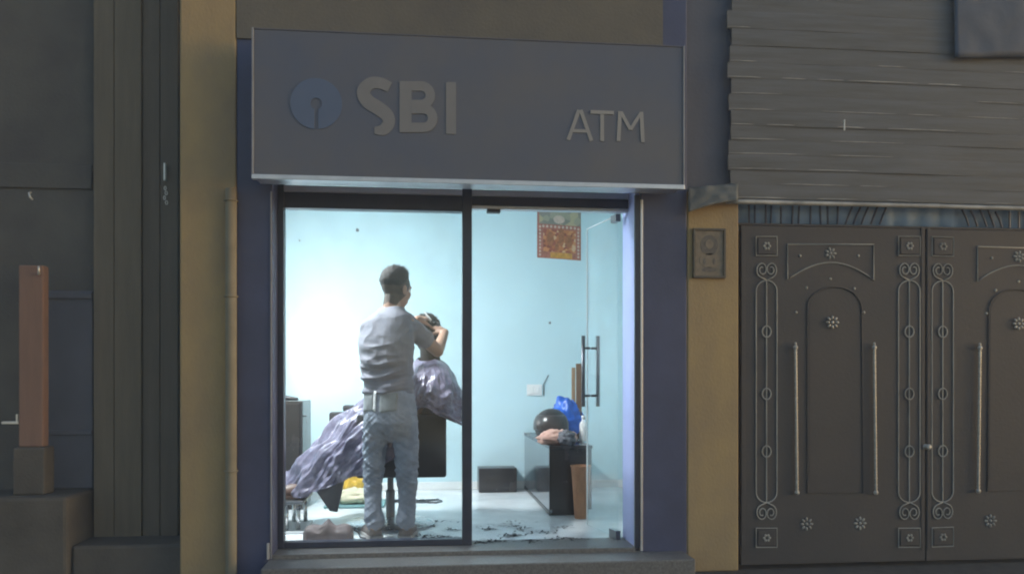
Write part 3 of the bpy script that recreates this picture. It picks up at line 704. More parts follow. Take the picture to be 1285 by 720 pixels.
c = W(699, 546, 6.45); lump('peach_cloth', 'crumpled peach cloth in front of the helmet on the bench', 'cloth', (c.x, c.y, bh + .045), (.13, .10, .055), M['peach'], 3.1)
c = W(711, 549, 6.36); lump('grey_bundle', 'small dark grey bundle at the front edge of the bench', 'bundle', (c.x, c.y, bh + .046), (.062, .06, .055), M['grey_cloth'], 5.2)
c = W(710, 517, 7.0); lump('blue_bag', 'bright blue plastic bag slumped behind the helmet', 'bag', (c.x, c.y, bh + .14), (.12, .12, .17), M['blue_bag'], 9.4, .3)
# planks leaning
a_ = W(720, 500, 7.15); 
single('leaning_plank', MB().box((a_.x - .016, a_.y, bh + .001), (a_.x + .014, a_.y + .02, W(720, 461, 7.15).z), 0.003), M['wood'], 'thin pale wooden plank standing on the bench by the door handle', 'plank', (a_.x, a_.y, bh))
a_ = W(726.5, 500, 6.95)
single('brown_board', MB().box((a_.x - .024, a_.y, bh + .001), (a_.x + .024, a_.y + .012, W(726, 456, 6.95).z), 0.003), M['wood_dark'], 'narrow brown board standing on the bench beside the thin pale plank', 'board', (a_.x, a_.y, bh))
c = W(732, 540, 6.75); c.z = bh
bo = Thing('white_bottle', 'small white bottle at the right end of the bench top', 'bottle', c)
bo.part('bottle_body', MB().lathe(c, [(.03, .001), (.033, .01), (.033, .13), (.028, .15), (.014, .165), (.014, .18)], 16), M['white_plastic'], True)
bo.part('cap', MB().lathe(c + Vector((0, 0, .181)), [(.016, 0), (.016, .025), (.012, .028)], 14), M['white_plastic'], True)
# bin
bc = G(731, 650); bc = Vector((bc.x - .012, bc.y, 0))
bn = Thing('waste_bin', 'tapered orange brown waste bin in front of the black bench', 'bin', bc)
P = []
for (r_, h_) in ((.045, .001), (.047, .004), (.056, .15), (.066, .30), (.072, .375), (.075, .385), (.070, .385), (.062, .29), (.044, .02), (.001, .018)):
    P.append([bc + Vector((r_ * math.cos(2 * math.pi * k / 28) * (1 + .012 * (k % 2)), r_ * math.sin(2 * math.pi * k / 28) * (1 + .012 * (k % 2)), h_)) for k in range(29)])
bn.part('bin_wall', grid_mb(P), M['bin'], True)
bn.part('bin_rim', MB().tube([bc + Vector((.074 * math.cos(a), .074 * math.sin(a), .387)) for a in [2 * math.pi * k / 24 for k in range(24)]], .006, 6, True), M['bin'], True)
bn.part('bin_liner', MB().lathe(bc, [(.060, .30), (.058, .31), (.001, .315)], 20), M['black'])
# switch plate, hooks, cable
a_, c_ = at(661, 482, YB), at(680, 496, YB)
sw = Thing('switch_plate', 'white switch plate on the blue wall above the bench', 'switch', (a_.x, YB, c_.z))
sw.part('plate', MB().box((a_.x, YB - .012, c_.z), (c_.x, YB - .0005, a_.z), 0.003), M['white_plastic'])
for k in (0, 1):
    sw.part('rocker', MB().box((a_.x + .02 + .055 * k, YB - .018, c_.z + .02), (a_.x + .06 + .055 * k, YB - .0125, a_.z - .02), 0.003), M['white_plastic'])
q = at(682, 478, YB)
single('wall_cable', MB().tube([(q.x + .045, YB - .006, at(0, 473, YB).z + .02), (q.x + .02, YB - .006, q.z + .01), (q.x, YB - .006, q.z - .03), (q.x + .003, YB - .006, at(682, 496, YB).z)], .004, 6), M['wire'], 'short dark cable running down the wall beside the switch plate', 'cable', q, True)
for (x, y, sz, lb) in ((448.5, 289, .014, 'larger dark peg high on the blue wall above the barber'), (376, 302, .007, 'tiny dark peg near the left end of the blue wall'), (690, 405, .010, 'dark peg on the blue wall below the calendar')):
    q = at(x, y, YB)
    pg = Thing('wall_peg', lb, 'peg', q, 'pegs in the blue back wall')
    pg.part('peg_plate', MB().box((q.x - sz, YB - .005, q.z - sz), (q.x + sz, YB - .0005, q.z + sz), .002), M['wire'])
    pg.part('peg_pin', MB().tube([(q.x, YB - .0055, q.z), (q.x, YB - .03, q.z + sz * .3), (q.x, YB - .034, q.z + sz * 1.2)], sz * .35, 6), M['wire'], True)
# calendar
a_, c_ = at(674, 262, YB), at(729, 324, YB)
tilt = R(3.5)
cw, ch = c_.x - a_.x, a_.z - c_.z
def cal(u, v, off): # u to the right, v down, slightly rotated
    x = u * math.cos(tilt) + 0 ; z = -v - u * math.sin(tilt) * .9
    return Vector((a_.x + x, YB - off, a_.z + z))
def cq(m_, u0, u1, v0, v1, off, t=.0012):
    return m_.prism([cal(u0, v0, off), cal(u1, v0, off), cal(u1, v1, off), cal(u0, v1, off)], (0, -t, 0))
def vor_mat(name, cols, scale):
    m = bpy.data.materials.new(name); m.use_nodes = True; n = m.node_tree; b_ = n.nodes["Principled BSDF"]; b_.inputs["Roughness"].default_value = .45
    tc = n.nodes.new("ShaderNodeTexCoord"); vo = n.nodes.new("ShaderNodeTexVoronoi"); vo.inputs["Scale"].default_value = scale
    cr = n.nodes.new("ShaderNodeValToRGB"); cr.color_ramp.interpolation = 'CONSTANT'
    while len(cr.color_ramp.elements) < len(cols): cr.color_ramp.elements.new(0.5)
    for i, cc in enumerate(cols): cr.color_ramp.elements[i].position = i / len(cols); cr.color_ramp.elements[i].color = cc + (1,)
    sp = n.nodes.new("ShaderNodeSeparateColor")
    n.links.new(tc.outputs["Object"], vo.inputs["Vector"]); n.links.new(vo.outputs["Color"], sp.inputs[0]); n.links.new(sp.outputs[0], cr.inputs[0]); n.links.new(cr.outputs[0], b_.inputs["Base Color"])
    return m
M['cal_main'] = vor_mat('calendar print', [(.20, .05, .03), (.38, .13, .05), (.50, .22, .09), (.28, .07, .05), (.55, .38, .24), (.42, .16, .06)], 34)
M['cal_top'] = vor_mat('calendar picture', [(.19, .20, .17), (.30, .29, .22), (.40, .35, .22), (.22, .21, .18)], 16)
M['cal_red'] = mat('red print', (.33, .12, .09), .5, var=.3, scale=30)
M['cal_brown'] = mat('brown print', (.28, .11, .05), .5, var=.35, scale=40)
M['cal_gold'] = mat('gold print', (.48, .25, .05), .5, var=.3, scale=30)
M['cal_cream'] = mat('cream print', (.52, .42, .36), .5, var=.15, scale=30)
ca = Thing('wall_calendar', 'red and orange picture calendar hung high on the blue wall', 'calendar', (a_.x, YB, c_.z))
ca.part('backing_sheet', cq(MB(), 0, cw, .0, ch, .002), M['cal_red'])
ca.part('top_picture', cq(MB(), .02, cw - .002, .0, ch * .30, .0035), M['cal_top'])
ca.part('print_panel', cq(MB(), cw * .14, cw * .88, ch * .40, ch * .86, .0035), M['cal_main'])
ca.part('print_band', cq(MB(), cw * .30, cw * .80, ch * .87, ch * .98, .0035), M['cal_gold'])
m_ = MB()
for k in range(9):
    for (u, v) in ((cw * .065, ch * (.36 + .072 * k)), (cw * .94, ch * (.36 + .072 * k))):
        pts = [cal(u + .011 * math.cos(t), v + .013 * math.sin(t), .0036) for t in [2 * math.pi * j / 8 for j in range(8)]]; m_.prism(pts, (0, -.001, 0))
for k in range(9):
    u = cw * (.14 + .09 * k); v = ch * .345
    pts = [cal(u + .012 * math.cos(t), v + .013 * math.sin(t), .0036) for t in [2 * math.pi * j / 8 for j in range(8)]]; m_.prism(pts, (0, -.001, 0))
o = ca.part('border_dots', m_, M['cal_cream']); o["kind"] = "stuff"
ca.part('figure_print', MB().prism([cal(cw * .5 + .055 * math.cos(t), ch * .19 + .04 * math.sin(t), .005) for t in [2 * math.pi * j / 14 for j in range(14)]], (0, -.001, 0)), M['cal_cream'])
m_ = MB()
for (u, v, ru, rv) in ((.30, .60, .035, .07), (.55, .55, .03, .09), (.72, .62, .035, .06), (.45, .75, .02, .04)):
    m_.prism([cal(cw * u + ru * math.cos(t), ch * v + rv * math.sin(t), .005) for t in [2 * math.pi * j / 12 for j in range(12)]], (0, -.001, 0))
ca.part('figure_print', m_, M['cal_brown'])

# ------------------------------------------------------------------ left cabinet
k0 = at(300, 500, 1.75); k1 = at(379.5, 500, 1.75); kz = at(370, 503, 1.75).z
cb = Thing('cabinet', 'tall black cabinet at the left end of the room', 'cabinet', (k0.x, 1.75, 0))
cbx0 = max(k0.x, RX0 + .01)
cb.part('carcass', MB().box((cbx0, 1.77, 0.001), (k1.x, 2.25, kz), 0.004), M['black_laminate'])
cb.part('door', MB().box((cbx0 + .004, 1.752, 0.03), (k1.x - .022, 1.7695, kz - .02), 0.003), M['black_laminate'])
cb.part('side_strip', MB().box((k1.x - .020, 1.750, 0.01), (k1.x - .001, 1.7695, kz - .004), 0.002), M['black'])
cb.part('handle', MB().tube([(k1.x + .001, 1.80, kz - .12), (k1.x + .025, 1.80, kz - .12)], .006, 6), M['black'])
q = at(363, 498, 1.95); q.z = kz
tr_ = Thing('trimmer', 'small black trimmer lying on the tall black cabinet', 'trimmer', q)
tr_.part('trimmer_body', MB().cap(q + Vector((-.03, 0, .022)), .021, q + Vector((.06, 0, .014)), .013), M['black'], True)
tr_.part('trimmer_head', MB().box(q + Vector((-.058, -.02, .008)), q + Vector((-.04, .02, .05)), .004), M['dark_steel'])

# ------------------------------------------------------------------ barber chair
chc = W(490, 600, 5.95); CX, CY = chc.x, chc.y
x0, x1 = W(409, 560, 5.95).x, W(560, 560, 5.75).x
yn0, yn1 = CY - .30, CY + .30
cz0, cz1 = 0.36, 0.79
bc_ = Thing('barber_chair', 'black boxy barber chair on a steel pedestal under the seated customer', 'chair', (CX, CY, 0))
def side(y0_, y1_, xa=x0):
    return MB().box((xa, y0_, cz0), (x1, y1_, cz1), .018)
bc_.part('side_panel', side(yn0, yn0 + .07, x0 + .24), M['black_vinyl'], 'auto')
bc_.part('side_panel', side(yn1 - .07, yn1), M['black_vinyl'], 'auto')
bc_.part('armrest', MB().box((x0 + .10, yn1 - .09, cz1 + .002), (x0 + .34, yn1 + .01, cz1 + .05), .016), M['black_vinyl'], 'auto')
bc_.part('seat', MB().box((x0 + .22, yn0 + .072, .40), (x1 - .06, yn1 - .072, .55), .03), M['black_vinyl'], 'auto')
m_ = MB().add([(x1 - .14, yn0 + .075, .56), (x1 - .02, yn0 + .075, .56), (x1 - .02, yn1 - .075, .56), (x1 - .14, yn1 - .075, .56),
               (x1 - .05, yn0 + .075, 1.02), (x1 + .03, yn0 + .075, 1.02), (x1 + .03, yn1 - .075, 1.02), (x1 - .05, yn1 - .075, 1.02)], [(3, 2, 1, 0), (4, 5, 6, 7), (0, 1, 5, 4), (1, 2, 6, 5), (2, 3, 7, 6), (3, 0, 4, 7)])
bc_.part('backrest', m_, M['black_vinyl'])
bc_.part('pedestal', MB().lathe((CX, CY, 0), [(.032, .05), (.032, .24), (.022, .25), (.022, .36), (.10, .365), (.10, .398)], 20), M['dark_steel'], 'auto')
bc_.part('base', MB().lathe((CX, CY, 0), [(.31, .001), (.315, .012), (.29, .026), (.12, .045), (.05, .055)], 36), M['steel'], 'auto')
lv = W(545, 628, 6.25)
bc_.part('pedal', MB().tube([(CX, CY + .06, .16), (CX + .12, CY + .10, .15), (lv.x - .03, CY + .12, .15), (lv.x + .03, CY + .10, .155), (lv.x + .05, CY + .05, .15), (lv.x + .01, CY + .02, .145), (CX + .14, CY + .04, .15), (CX + .03, CY, .16)], .008, 8), M['steel'], True)
# footrest standing beneath the customer's feet
f0 = G(368, 668)
fr = Thing('footrest', 'steel footrest stand under the customer at the left window edge', 'footrest', f0)
fz = 0.215
fr.part('foot_plate', MB().box((f0.x - .14, f0.y - .05, fz - .02), (f0.x + .07, f0.y + .45, fz), .006), M['dark_steel'])
for (dx, dy) in ((-.045, 0.0), (.03, 0.02), (-.05, .36), (.03, .36)):
    fr.part('leg', MB().tube([(f0.x + dx, f0.y + dy, .018), (f0.x + dx, f0.y + dy, fz - .0205)], .014, 10), M['steel'], True)
fr.part('base_plate', MB().box((f0.x - .10, f0.y - .05, .001), (f0.x + .075, f0.y + .42, .017), .004), M['white_plastic'])

# ------------------------------------------------------------------ people helpers
def basis(phi):
    """person's right, forward for a heading turned phi to the right of straight away from the camera"""
    F_ = RT * math.sin(phi) + FW * math.cos(phi); L_ = RT * math.cos(phi) - FW * math.sin(phi)
    return L_, F_
def ring(c, L_, F_, a, b_, n=28, p=2.3):
    out = []
    for k in range(n):
        t = 2 * math.pi * k / n; cs, sn = math.cos(t), math.sin(t)
        out.append(Vector(c) + L_ * (a * math.copysign(abs(cs) ** (2 / p), cs)) + F_ * (b_ * math.copysign(abs(sn) ** (2 / p), sn)))
    return out
def head(mb, c, L_, F_, U_, k=1.0):
    """skull centre c"""
    L_, F_, U_ = L_ * k, F_ * k, U_ * k
    rot = Matrix((L_, F_, U_)).transposed()
    def P(l, f, u): return c + L_ * l + F_ * f + U_ * u
    mb.ell(P(0, -.008, .030), (.074, .096, .088), rot, 24, 16)
    mb.ell(P(0, .022, -.035), (.060, .068, .080), rot, 20, 14)
    mb.cap(P(0, .045, -.085), .034, P(0, .062, -.098), .020)
    mb.cap(P(0, .088, .012), .010, P(0, .106, -.022), .013)
    for s_ in (-1, 1):
        mb.cap(P(s_ * .012, .090, -.025), .008, P(s_ * .014, .096, -.026), .007)
        mb.ell(P(s_ * .077, -.004, -.008), (.009, .020, .031), rot, 12, 8)
        mb.cap(P(s_ * .012, .088, .028), .009, P(s_ * .045, .076, .028), .008)
        mb.cap(P(s_ * .045, .062, -.018), .018, P(s_ * .05, .05, -.04), .014)
        mb.cap(P(s_ * .022, .082, -.055), .006, P(0, .088, -.054), .007)
    mb.cap(P(-.016, .083, -.064), .006, P(.016, .083, -.064), .006)
    return P
def face_parts(T_, P, L_):
    for s_ in (-1, 1):
        e = T_.part('eye', MB().ell(P(s_ * .031, .078, .010), (.012, .011, .011), n=12, m=8), M['white_plastic'], True)
        T_.part('iris', MB().ell(P(s_ * .031, .0875, .010), (.005, .0025, .005), n=8, m=6), M['black'], True, under=e)
    T_.part('mouth', MB().cap(P(-.02, .0872, -.0595), .0028, P(.02, .0872, -.0595), .0028), M['peach'], True)
def hair_mb(c, L_, F_, U_, grow=.014, nape=-.055, seed=1):
    rot = Matrix((L_, F_, U_)).transposed(); mb = MB(); rings = []; n, m = 72, 44
    tips = []
    for i in range(m + 1):
        th = math.pi * (0.003 + .994 * i / m); rw = []
        for k in range(n):
            t = 2 * math.pi * k / n
            l, f, u = math.sin(th) * math.cos(t), math.sin(th) * math.sin(t), math.cos(th)
            hl = nape if f < -.3 else (nape + (.058 - nape) * min(1, (f + .3) / .75))  # hairline height: low at the nape, high on the forehead
            z = .030 + u * .089; e = min(1, max(0, (z - hl) / .06)); top = max(0, u)
            off = -.012 + e * (.014 + grow * (.35 + .65 * top) * (1 + .5 * max(0, f)))
            off += e * (.004 * noise.noise(Vector((l * 9, f * 9, u * 9 + seed))) + .0035 * noise.noise(Vector((l * 26, f * 26, u * 20 + seed))))
            p = Vector((l * (.075 + off), -.008 + f * (.097 + off), .030 + u * (.089 + off)))
            rw.append(c + rot @ p)
            if e > .35 and random.random() < .55 and i > 2: tips.append((c + rot @ p, (rot @ Vector((l, f, u))).normalized(), top, e))
        rings.append(rw)
    mb.loft(rings)
    for p, nn, top, e in tips:
        d_ = (nn * .55 + F_ * (.5 * top + .05) - U_ * (.45 * (1 - top)) + Vector((random.gauss(0, .3), random.gauss(0, .3), random.gauss(0, .3)))).normalized()
        ln = (.006 + .018 * top) * random.uniform(.5, 1.2) * e; a_ = d_.orthogonal().normalized() * .0016; b2 = d_.cross(a_)
        mb.add([p - nn * .003 + a_, p - nn * .003 - a_ * .5 + b2, p - nn * .003 - a_ * .5 - b2, p + d_ * ln], [(0, 1, 3), (1, 2, 3), (2, 0, 3)])
    return mb
def hand(mb, wr, d_, palm, side_, curl=.6, spread=1.0):
    """wr wrist, d_ pointing direction, palm: direction the palm faces, side_: +1 thumb on cross side"""
    d_ = d_.normalized(); palm = (palm - d_ * palm.dot(d_)).normalized(); lat = d_.cross(palm) * side_
    mb.cap(wr, .026, wr + d_ * .03, .027)
    for k in range(4):
        o_ = lat * (.028 - .0187 * k)
        mb.cap(wr + d_ * .02 + o_ * .55, .017, wr + d_ * (.083 - .006 * abs(k - 1)) + o_, .0125)
        L0 = (.070, .078, .073, .058)[k]; p = wr + d_ * (.086 - .006 * abs(k - 1)) + o_ * 1.05; dd = (d_ + lat * (.10 - .07 * k) * spread).normalized(); r_ = (.0090, .0092, .0088, .0078)[k]
        cu = curl * (1 + .18 * (k - 1))
        for j, fr_ in enumerate((.45, .32, .25)):
            ax = dd.cross(palm).normalized(); dd = (Matrix.Rotation(cu * (.55 if j == 0 else .8), 3, ax) @ dd).normalized()
            q_ = p + dd * L0 * fr_; mb.cap(p, r_, q_, r_ * .93, 8); p = q_; r_ *= .93
    p = wr + d_ * .025 + lat * .026 + palm * .006; dd = (d_ * .62 + lat * .7 + palm * .35).normalized()
    for j, (ln, r_) in enumerate(((.042, .0135), (.032, .0105), (.026, .009))):
        q_ = p + dd * ln; mb.cap(p, r_, q_, r_ * .92, 8); p = q_; dd = (dd + palm * .25 + d_ * .25).normalized()
    return wr + d_ * .10 + palm * .03

# ------------------------------------------------------------------ barber
DB = 5.40
Lb, Fb = basis(R(24)); Lh, Fh = basis(R(38))
bar = Thing('person', 'standing man in grey T-shirt and pale jeans cutting the seated customer\'s hair', 'person', W(489, 676, DB) * 1)
bar.loc.z = 0; bar.o.location = bar.loc
hc_ = W(497, 363.5, DB + .03)
Uh = (UP + Fh * .16).normalized(); Fh2 = (Fh - Uh * Fh.dot(Uh)).normalized()
body = MB(); HP = head(body, hc_, Lh, Fh2, Uh, 1.1)
body.cap(HP(0, -.02, -.05), .056, W(490, 398, DB + .0), .062)
TR = [(384, 493, .074, .066), (388, 491.5, .096, .075), (393, 490, .126, .088), (400, 487.5, .160, .102), (409, 486, .185, .112), (422, 485, .197, .122), (438, 484.5, .192, .128), (456, 485, .178, .124), (474, 486.5, .170, .120), (493, 488, .172, .120)]
def trunk(rows, sc_=1.0): return [ring(W(px, y, DB), Lb, Fb, a * sc_, b_ * sc_) for (y, px, a, b_) in rows]
body.loft(trunk([(y + 4, px, a - .03, b_ - .025) for (y, px, a, b_) in TR]))
body.loft(trunk([(480, 488, .13, .09), (508, 489, .13, .09), (526, 490, .11, .07)]))
LEG = {'l': [(520, 473.0, .088, .02), (545, 471, .083, .02), (572, 469.5, .072, .03), (592, 469, .067, .03), (612, 468, .061, .02), (634, 468, .057, .0), (643, 468.5, .059, -.01), (652, 470, .064, -.01)],
       'r': [(520, 505.5, .090, .0), (545, 508.5, .086, .0), (572, 510, .075, .0), (592, 510.5, .071, .0), (612, 511, .063, .0), (634, 511, .058, -.01), (643, 510.5, .060, -.02), (651, 509.5, .064, -.02)]}
for k in 'lr':
    rows = LEG[k]; pts = [(W(px, y, DB + dd), r_) for (y, px, r_, dd) in rows]
    for (p, r_), (q_, s_) in zip(pts[:-1], pts[1:]): body.cap(p, r_ * .66, q_, s_ * .64)
    body.cap(pts[-1][0], .045, pts[-1][0] - UP * .03, .04)
# right arm
S_r, E_r, W_r = W(511, 405, DB - .02), W(549, 440, 5.56), W(558, 417, 5.79)
body.cap(S_r, .050, E_r, .042); body.cap(E_r, .043, W_r, .029)
dR = (W(539, 406, 5.84) - W_r); hold_r = hand(body, W_r, dR, (W(520, 425, 5.95) - W_r), 1, .75)
# left arm reaching across in front of the chest to the customer's head
S_l, E_l, W_l = W(468, 413, DB + .05), W(492, 436, 5.66), W(523, 401, 5.74)
body.cap(S_l, .048, E_l, .042); body.cap(E_l, .042, W_l, .029)
hand(body, W_l, (W(538, 397, 5.86) - W_l), (W(536, 425, 5.95) - W_l), -1, .45)
bo_ = bar.part('body', body, M['skin'], True); remesh(bo_, .0055, 3)
def scalp(T_, o_, c, L_, F_, U_, m, full=False):
    o_.data.materials.append(m)
    for pl in o_.data.polygons:
        d_ = pl.center + T_.loc - c; l, f, u = d_.dot(L_) / (1.0 if full else 1.1), d_.dot(F_) / (1.0 if full else 1.1), d_.dot(U_) / (1.0 if full else 1.1)
        if abs(l) > .15 or abs(f) > .15 or u > .15 or u < -.19: continue
        if full: ok = u > -.175 and (f < .06 or u < -.03 or u > .085)
        else:
            hl = -.098 if f < -.03 else (-.098 + (f + .03) / .055 * .07 if f < .025 else (-.028 + (f - .025) / .05 * .11))
            ok = u > hl + .006 * math.sin(l * 90) and abs(l) < .078
        if ok: pl.material_index = 1
scalp(bar, bo_, hc_, Lh, Fh2, Uh, M['fade_hair'])
face_parts(bar, HP, Lh)
hr = bar.part('hair', hair_mb(hc_, Lh * 1.1, Fh2 * 1.1, Uh * 1.1, .019, -.022, 2), M['barber_hair'], True)
# shirt
shm = MB().loft(trunk(TR))
shm.cap(W(507, 404, DB - .01), .079, W(531, 423, 5.475), .070)
shm.cap(W(531, 423, 5.475), .070, W(533, 425, 5.485), .066)
shm.cap(W(464, 412, DB + .03), .070, W(474, 426, 5.55), .066)
sh = bar.part('t_shirt', shm, M['shirt'], True); remesh(sh, .006, 6)
zw = W(480, 470, DB).z
def sh_fold(co, n_):
    w_ = co + bar.loc
    rel = w_ - W(485, 440, DB); l = rel.dot(Lb); z = rel.z
    low = max(0, min(1, (.10 - z) / .22)); back = max(0, -n_.dot(Fb)) * .6 + .4
    def rdg(v): return (1 - abs(noise.noise(Vector(v))) * 2.4)
    sag = z - 1.1 * l * l - .10 * l
    f = rdg((l * 2.6 + 3, sag * 13, n_.dot(Fb) * .6)) + .55 * rdg((l * 5.5 - z * 5, sag * 26 + l * 5, 4.4))
    f2 = rdg((l * 7 - z * 5, z * 8 + l * 7, 5)) 
    arm = max(0, min(1, (l - .12) / .08))
    f3 = rdg((w_.x * 9 - w_.z * 13, w_.z * 7 + w_.x * 8, w_.y * 6))
    return back * (.0185 * low * f + .0075 * f2) + .009 * arm * f3 - .008
displace(sh, sh_fold)
# trousers
tm = MB().loft(trunk([(486, 488, .166, .118), (497, 488.5, .173, .127), (515, 489.5, .180, .138), (530, 490.5, .182, .138), (541, 490.5, .162, .112), (549, 490.5, .10, .07), (554, 490.5, .04, .03)]))
for k in 'lr':
    pts = [(W(px, y, DB + dd), r_) for (y, px, r_, dd) in LEG[k]]
    for (p, r_), (q_, s_) in zip(pts[:-1], pts[1:]): tm.cap(p, r_, q_, s_, 16)
tr = bar.part('jeans', tm, M['jeans'], True); remesh(tr, .006, 10, .6)
def je_fold(co, n_):
    w_ = co + bar.loc; rel = w_ - W(489, 560, DB); l = rel.dot(Lb); z = rel.z
    kn = .8 * math.exp(-((z + .17) / .12) ** 2) + 1.15 * math.exp(-((z + .52) / .09) ** 2) + .6 * math.exp(-((z - .02) / .12) ** 2) + .35
    sg = 1 if l > 0 else -1; ll = l - sg * .095
    def rdg(v): return (1 - abs(noise.noise(Vector(v))) * 2.4)
    f = rdg((ll * 5 + z * 3.5 * sg + 2 * sg, z * 24 + ll * 18 * sg, 3 * sg + n_.dot(Fb) * .8)) + .6 * rdg((ll * 10 - z * 6 * sg, z * 40 - ll * 26 * sg, 9 + n_.dot(Fb)))
    f2 = rdg((ll * 15, z * 6, n_.dot(Fb) * 2 + sg * 5))
    return .0068 * kn * f + .0012 * f2 - .004
displace(tr, je_fold)
# back pockets, hugging the seat of the trousers
from mathutils.bvhtree import BVHTree
def hug(T_, o_, name, quad, m, lift=.004, nu=8, nv=10, side_sign=1):
    bm_ = bmesh.new(); bm_.from_mesh(o_.data); bv = BVHTree.FromBMesh(bm_); bm_.free(); P_ = []
    for i in range(nu + 1):
        rw = []
        for j in range(nv + 1):
            u, v = i / nu, j / nv
            x = (quad[0][0] * (1 - u) + quad[1][0] * u) * (1 - v) + (quad[3][0] * (1 - u) + quad[2][0] * u) * v
            y = (quad[0][1] * (1 - u) + quad[1][1] * u) * (1 - v) + (quad[3][1] * (1 - u) + quad[2][1] * u) * v
            c0 = CAM - T_.loc; dr = (W(x, y, 1) - CAM).normalized()
            # from the wearer's back towards the body
            start = W(x, y, DB) - Fb * .6 - T_.loc
            hit = bv.ray_cast(start, Fb)
            pt = hit[0] if hit[0] is not None else W(x, y, DB - .12) - T_.loc
            rw.append(pt - Fb * lift + T_.loc)
        P_.append(rw)
    ob = T_.part(name, grid_mb(P_), m, True); thicken(ob, .0025); return ob
hug(bar, tr, 'back_pocket', [(460, 493), (480, 493), (480, 514), (460, 516)], M['pocket'], .002)
hug(bar, tr, 'back_pocket', [(491, 492), (515, 492), (515, 514), (491, 517)], M['pocket'], .002)
hug(bar, tr, 'belt_tab', [(481.5, 490), (485.5, 490), (485.5, 515), (481.5, 514)], M['white_plastic'], .008, 3, 8)
# shoes
def shoe(T_, heel, dirv, m, sole, ln=.28):
    dirv = dirv.normalized(); lt = dirv.cross(UP); rows = [(0, .036, .075), (.02, .046, .088), (.08, .045, .085), (.13, .043, .070), (.19, .049, .055), (.235, .046, .046), (.265, .034, .036), (ln, .016, .024)]
    rg = []; rs = []
    for (l, w_, h_) in rows:
        c0 = heel + dirv * (l * ln / .28)
        rg.append([c0 + lt * (w_ * math.cos(a)) + UP * (.016 + (h_ * max(0, math.sin(a)) ** .8)) for a in [2 * math.pi * k / 16 for k in range(16)]])
        rs.append([c0 + lt * ((w_ + .005) * x) + UP * z for x, z in ((-1, .002), (1, .002), (1.02, .022), (-1.02, .022))])
    o_ = T_.part('shoe', MB().loft(rg), m, True)
    T_.part('sole', MB().loft(rs), sole, under=o_)
    return o_
hl = G(472, 676); hl.z = 0
shoe(bar, hl, Fb * .7 - Lb * .75, M['shoe'], M['sole'])
hl = G(508, 676); hl.z = 0
shoe(bar, hl, Fb * .93 - Lb * .37, M['shoe'], M['sole'])
# scissors and comb in the hands
tip = W(533, 401, 5.86); rt = W(545, 404, 5.80)
sc = Thing('scissors', 'thin steel scissors in the barber\'s right hand', 'scissors', rt)
for sg in (-1, 1):
    off = Vector((0, 0, .006 * sg)); bl = sc.part('blade', MB().tube([rt + off * .3, (rt + tip) / 2 + off, tip + off * 1.6], [.0035, .004, .0008], 5), M['steel'], True)
    c0 = rt + (rt - tip).normalized() * .035 - off * 2.2
    sc.part('finger_loop', MB().tube([c0 + (rt - tip).normalized() * (.014 * math.cos(a)) + UP * (.011 * math.sin(a)) for a in [2 * math.pi * k / 12 for k in range(12)]], .0025, 5, True), M['black'], True, under=bl)
ca_, cb2 = W(533, 392, 5.80), W(541, 401, 5.80)
cm = Thing('comb', 'pale comb held over the customer\'s hair by the barber', 'comb', ca_)
cm.part('comb_spine', MB().cap(ca_, .005, cb2, .004), M['white_plastic'], True)
t_ = MB()
for k in range(14):
    p = ca_.lerp(cb2, .15 + .83 * k / 13); t_.tube([p, p - UP * .022], [.0014, .0008], 4)
o = cm.part('comb_teeth', t_, M['white_plastic']); o["kind"] = "stuff"

# ------------------------------------------------------------------ customer
DC = 5.90
Fc = (-RT * .97 + FW * (-.12) + UP * 0).normalized(); Lc = Fc.cross(UP).normalized()
hcc = W(535.5, 421, DC)
cus = Thing('person', 'customer leaning back in the barber chair under a lilac cape', 'person', W(490, 600, DC)); cus.loc.z = 0; cus.o.location = cus.loc
Fhd = (-RT * .62 + FW * .78).normalized(); Uc = (UP + Fhd * .12).normalized(); Fc2 = (Fhd - Uc * Fhd.dot(Uc)).normalized(); Lcb = Lc; Lc = Fc2.cross(Uc).normalized()
cbm = MB(); CP = head(cbm, hcc, Lc, Fc2, Uc)
chest, hip = W(536, 476, DC), W(515, 545, DC)
cbm.cap(CP(0, -.02, -.05), .052, W(540, 456, DC), .058)
Lh_, Lc = Lc, Lcb
for s_ in (-1, 1):
    sh_p = chest + Lc * (s_ * .16) + UP * .03
    cbm.cap(W(541, 458, DC), .055, sh_p, .055)
    el_p = hip + Lc * (s_ * .17) + UP * .05 + Fc * .0; wr_p = el_p + Fc * .21 - UP * .0 - Lc * (s_ * .09)
    cbm.cap(sh_p, .05, el_p, .04); cbm.cap(el_p, .04, wr_p, .028)
    hand(cbm, wr_p, Fc, -UP, -s_, .3)
    kn_p = W(436, 553, DC) + Lc * (s_ * .10); an_p = W(374, 622, DC) + Lc * (s_ * .08)
    cbm.cap(hip + Lc * (s_ * .09), .085, kn_p, .058); cbm.cap(kn_p, .056, an_p, .036)
cbm.cap(chest - UP * .02, .125, hip, .13)
cb_o = cus.part('body', cbm, M['skin'], True); remesh(cb_o, .007, 3); scalp(cus, cb_o, hcc, Lh_, Fc2, Uc, M['hair'], True)  # hair colour also spread over neck and lower face, painting in shade
face_parts(cus, CP, Lh_)
cus.part('hair', hair_mb(hcc, Lh_, Fc2, Uc, .032, -.092, 9), M['hair'], True)
tq = MB().cap(chest - UP * .0, .138, hip, .145).cap(W(541, 462, DC), .075, CP(0, -.02, -.06), .066)  # dark collar raised up the neck, standing in for shade there
for s_ in (-1, 1): tq.cap(chest + UP * .02, .07, chest + Lc * (s_ * .18) + UP * .0, .075)
o = cus.part('shirt', tq, M['dark_shirt'], True); remesh(o, .012, 3)
tq = MB()
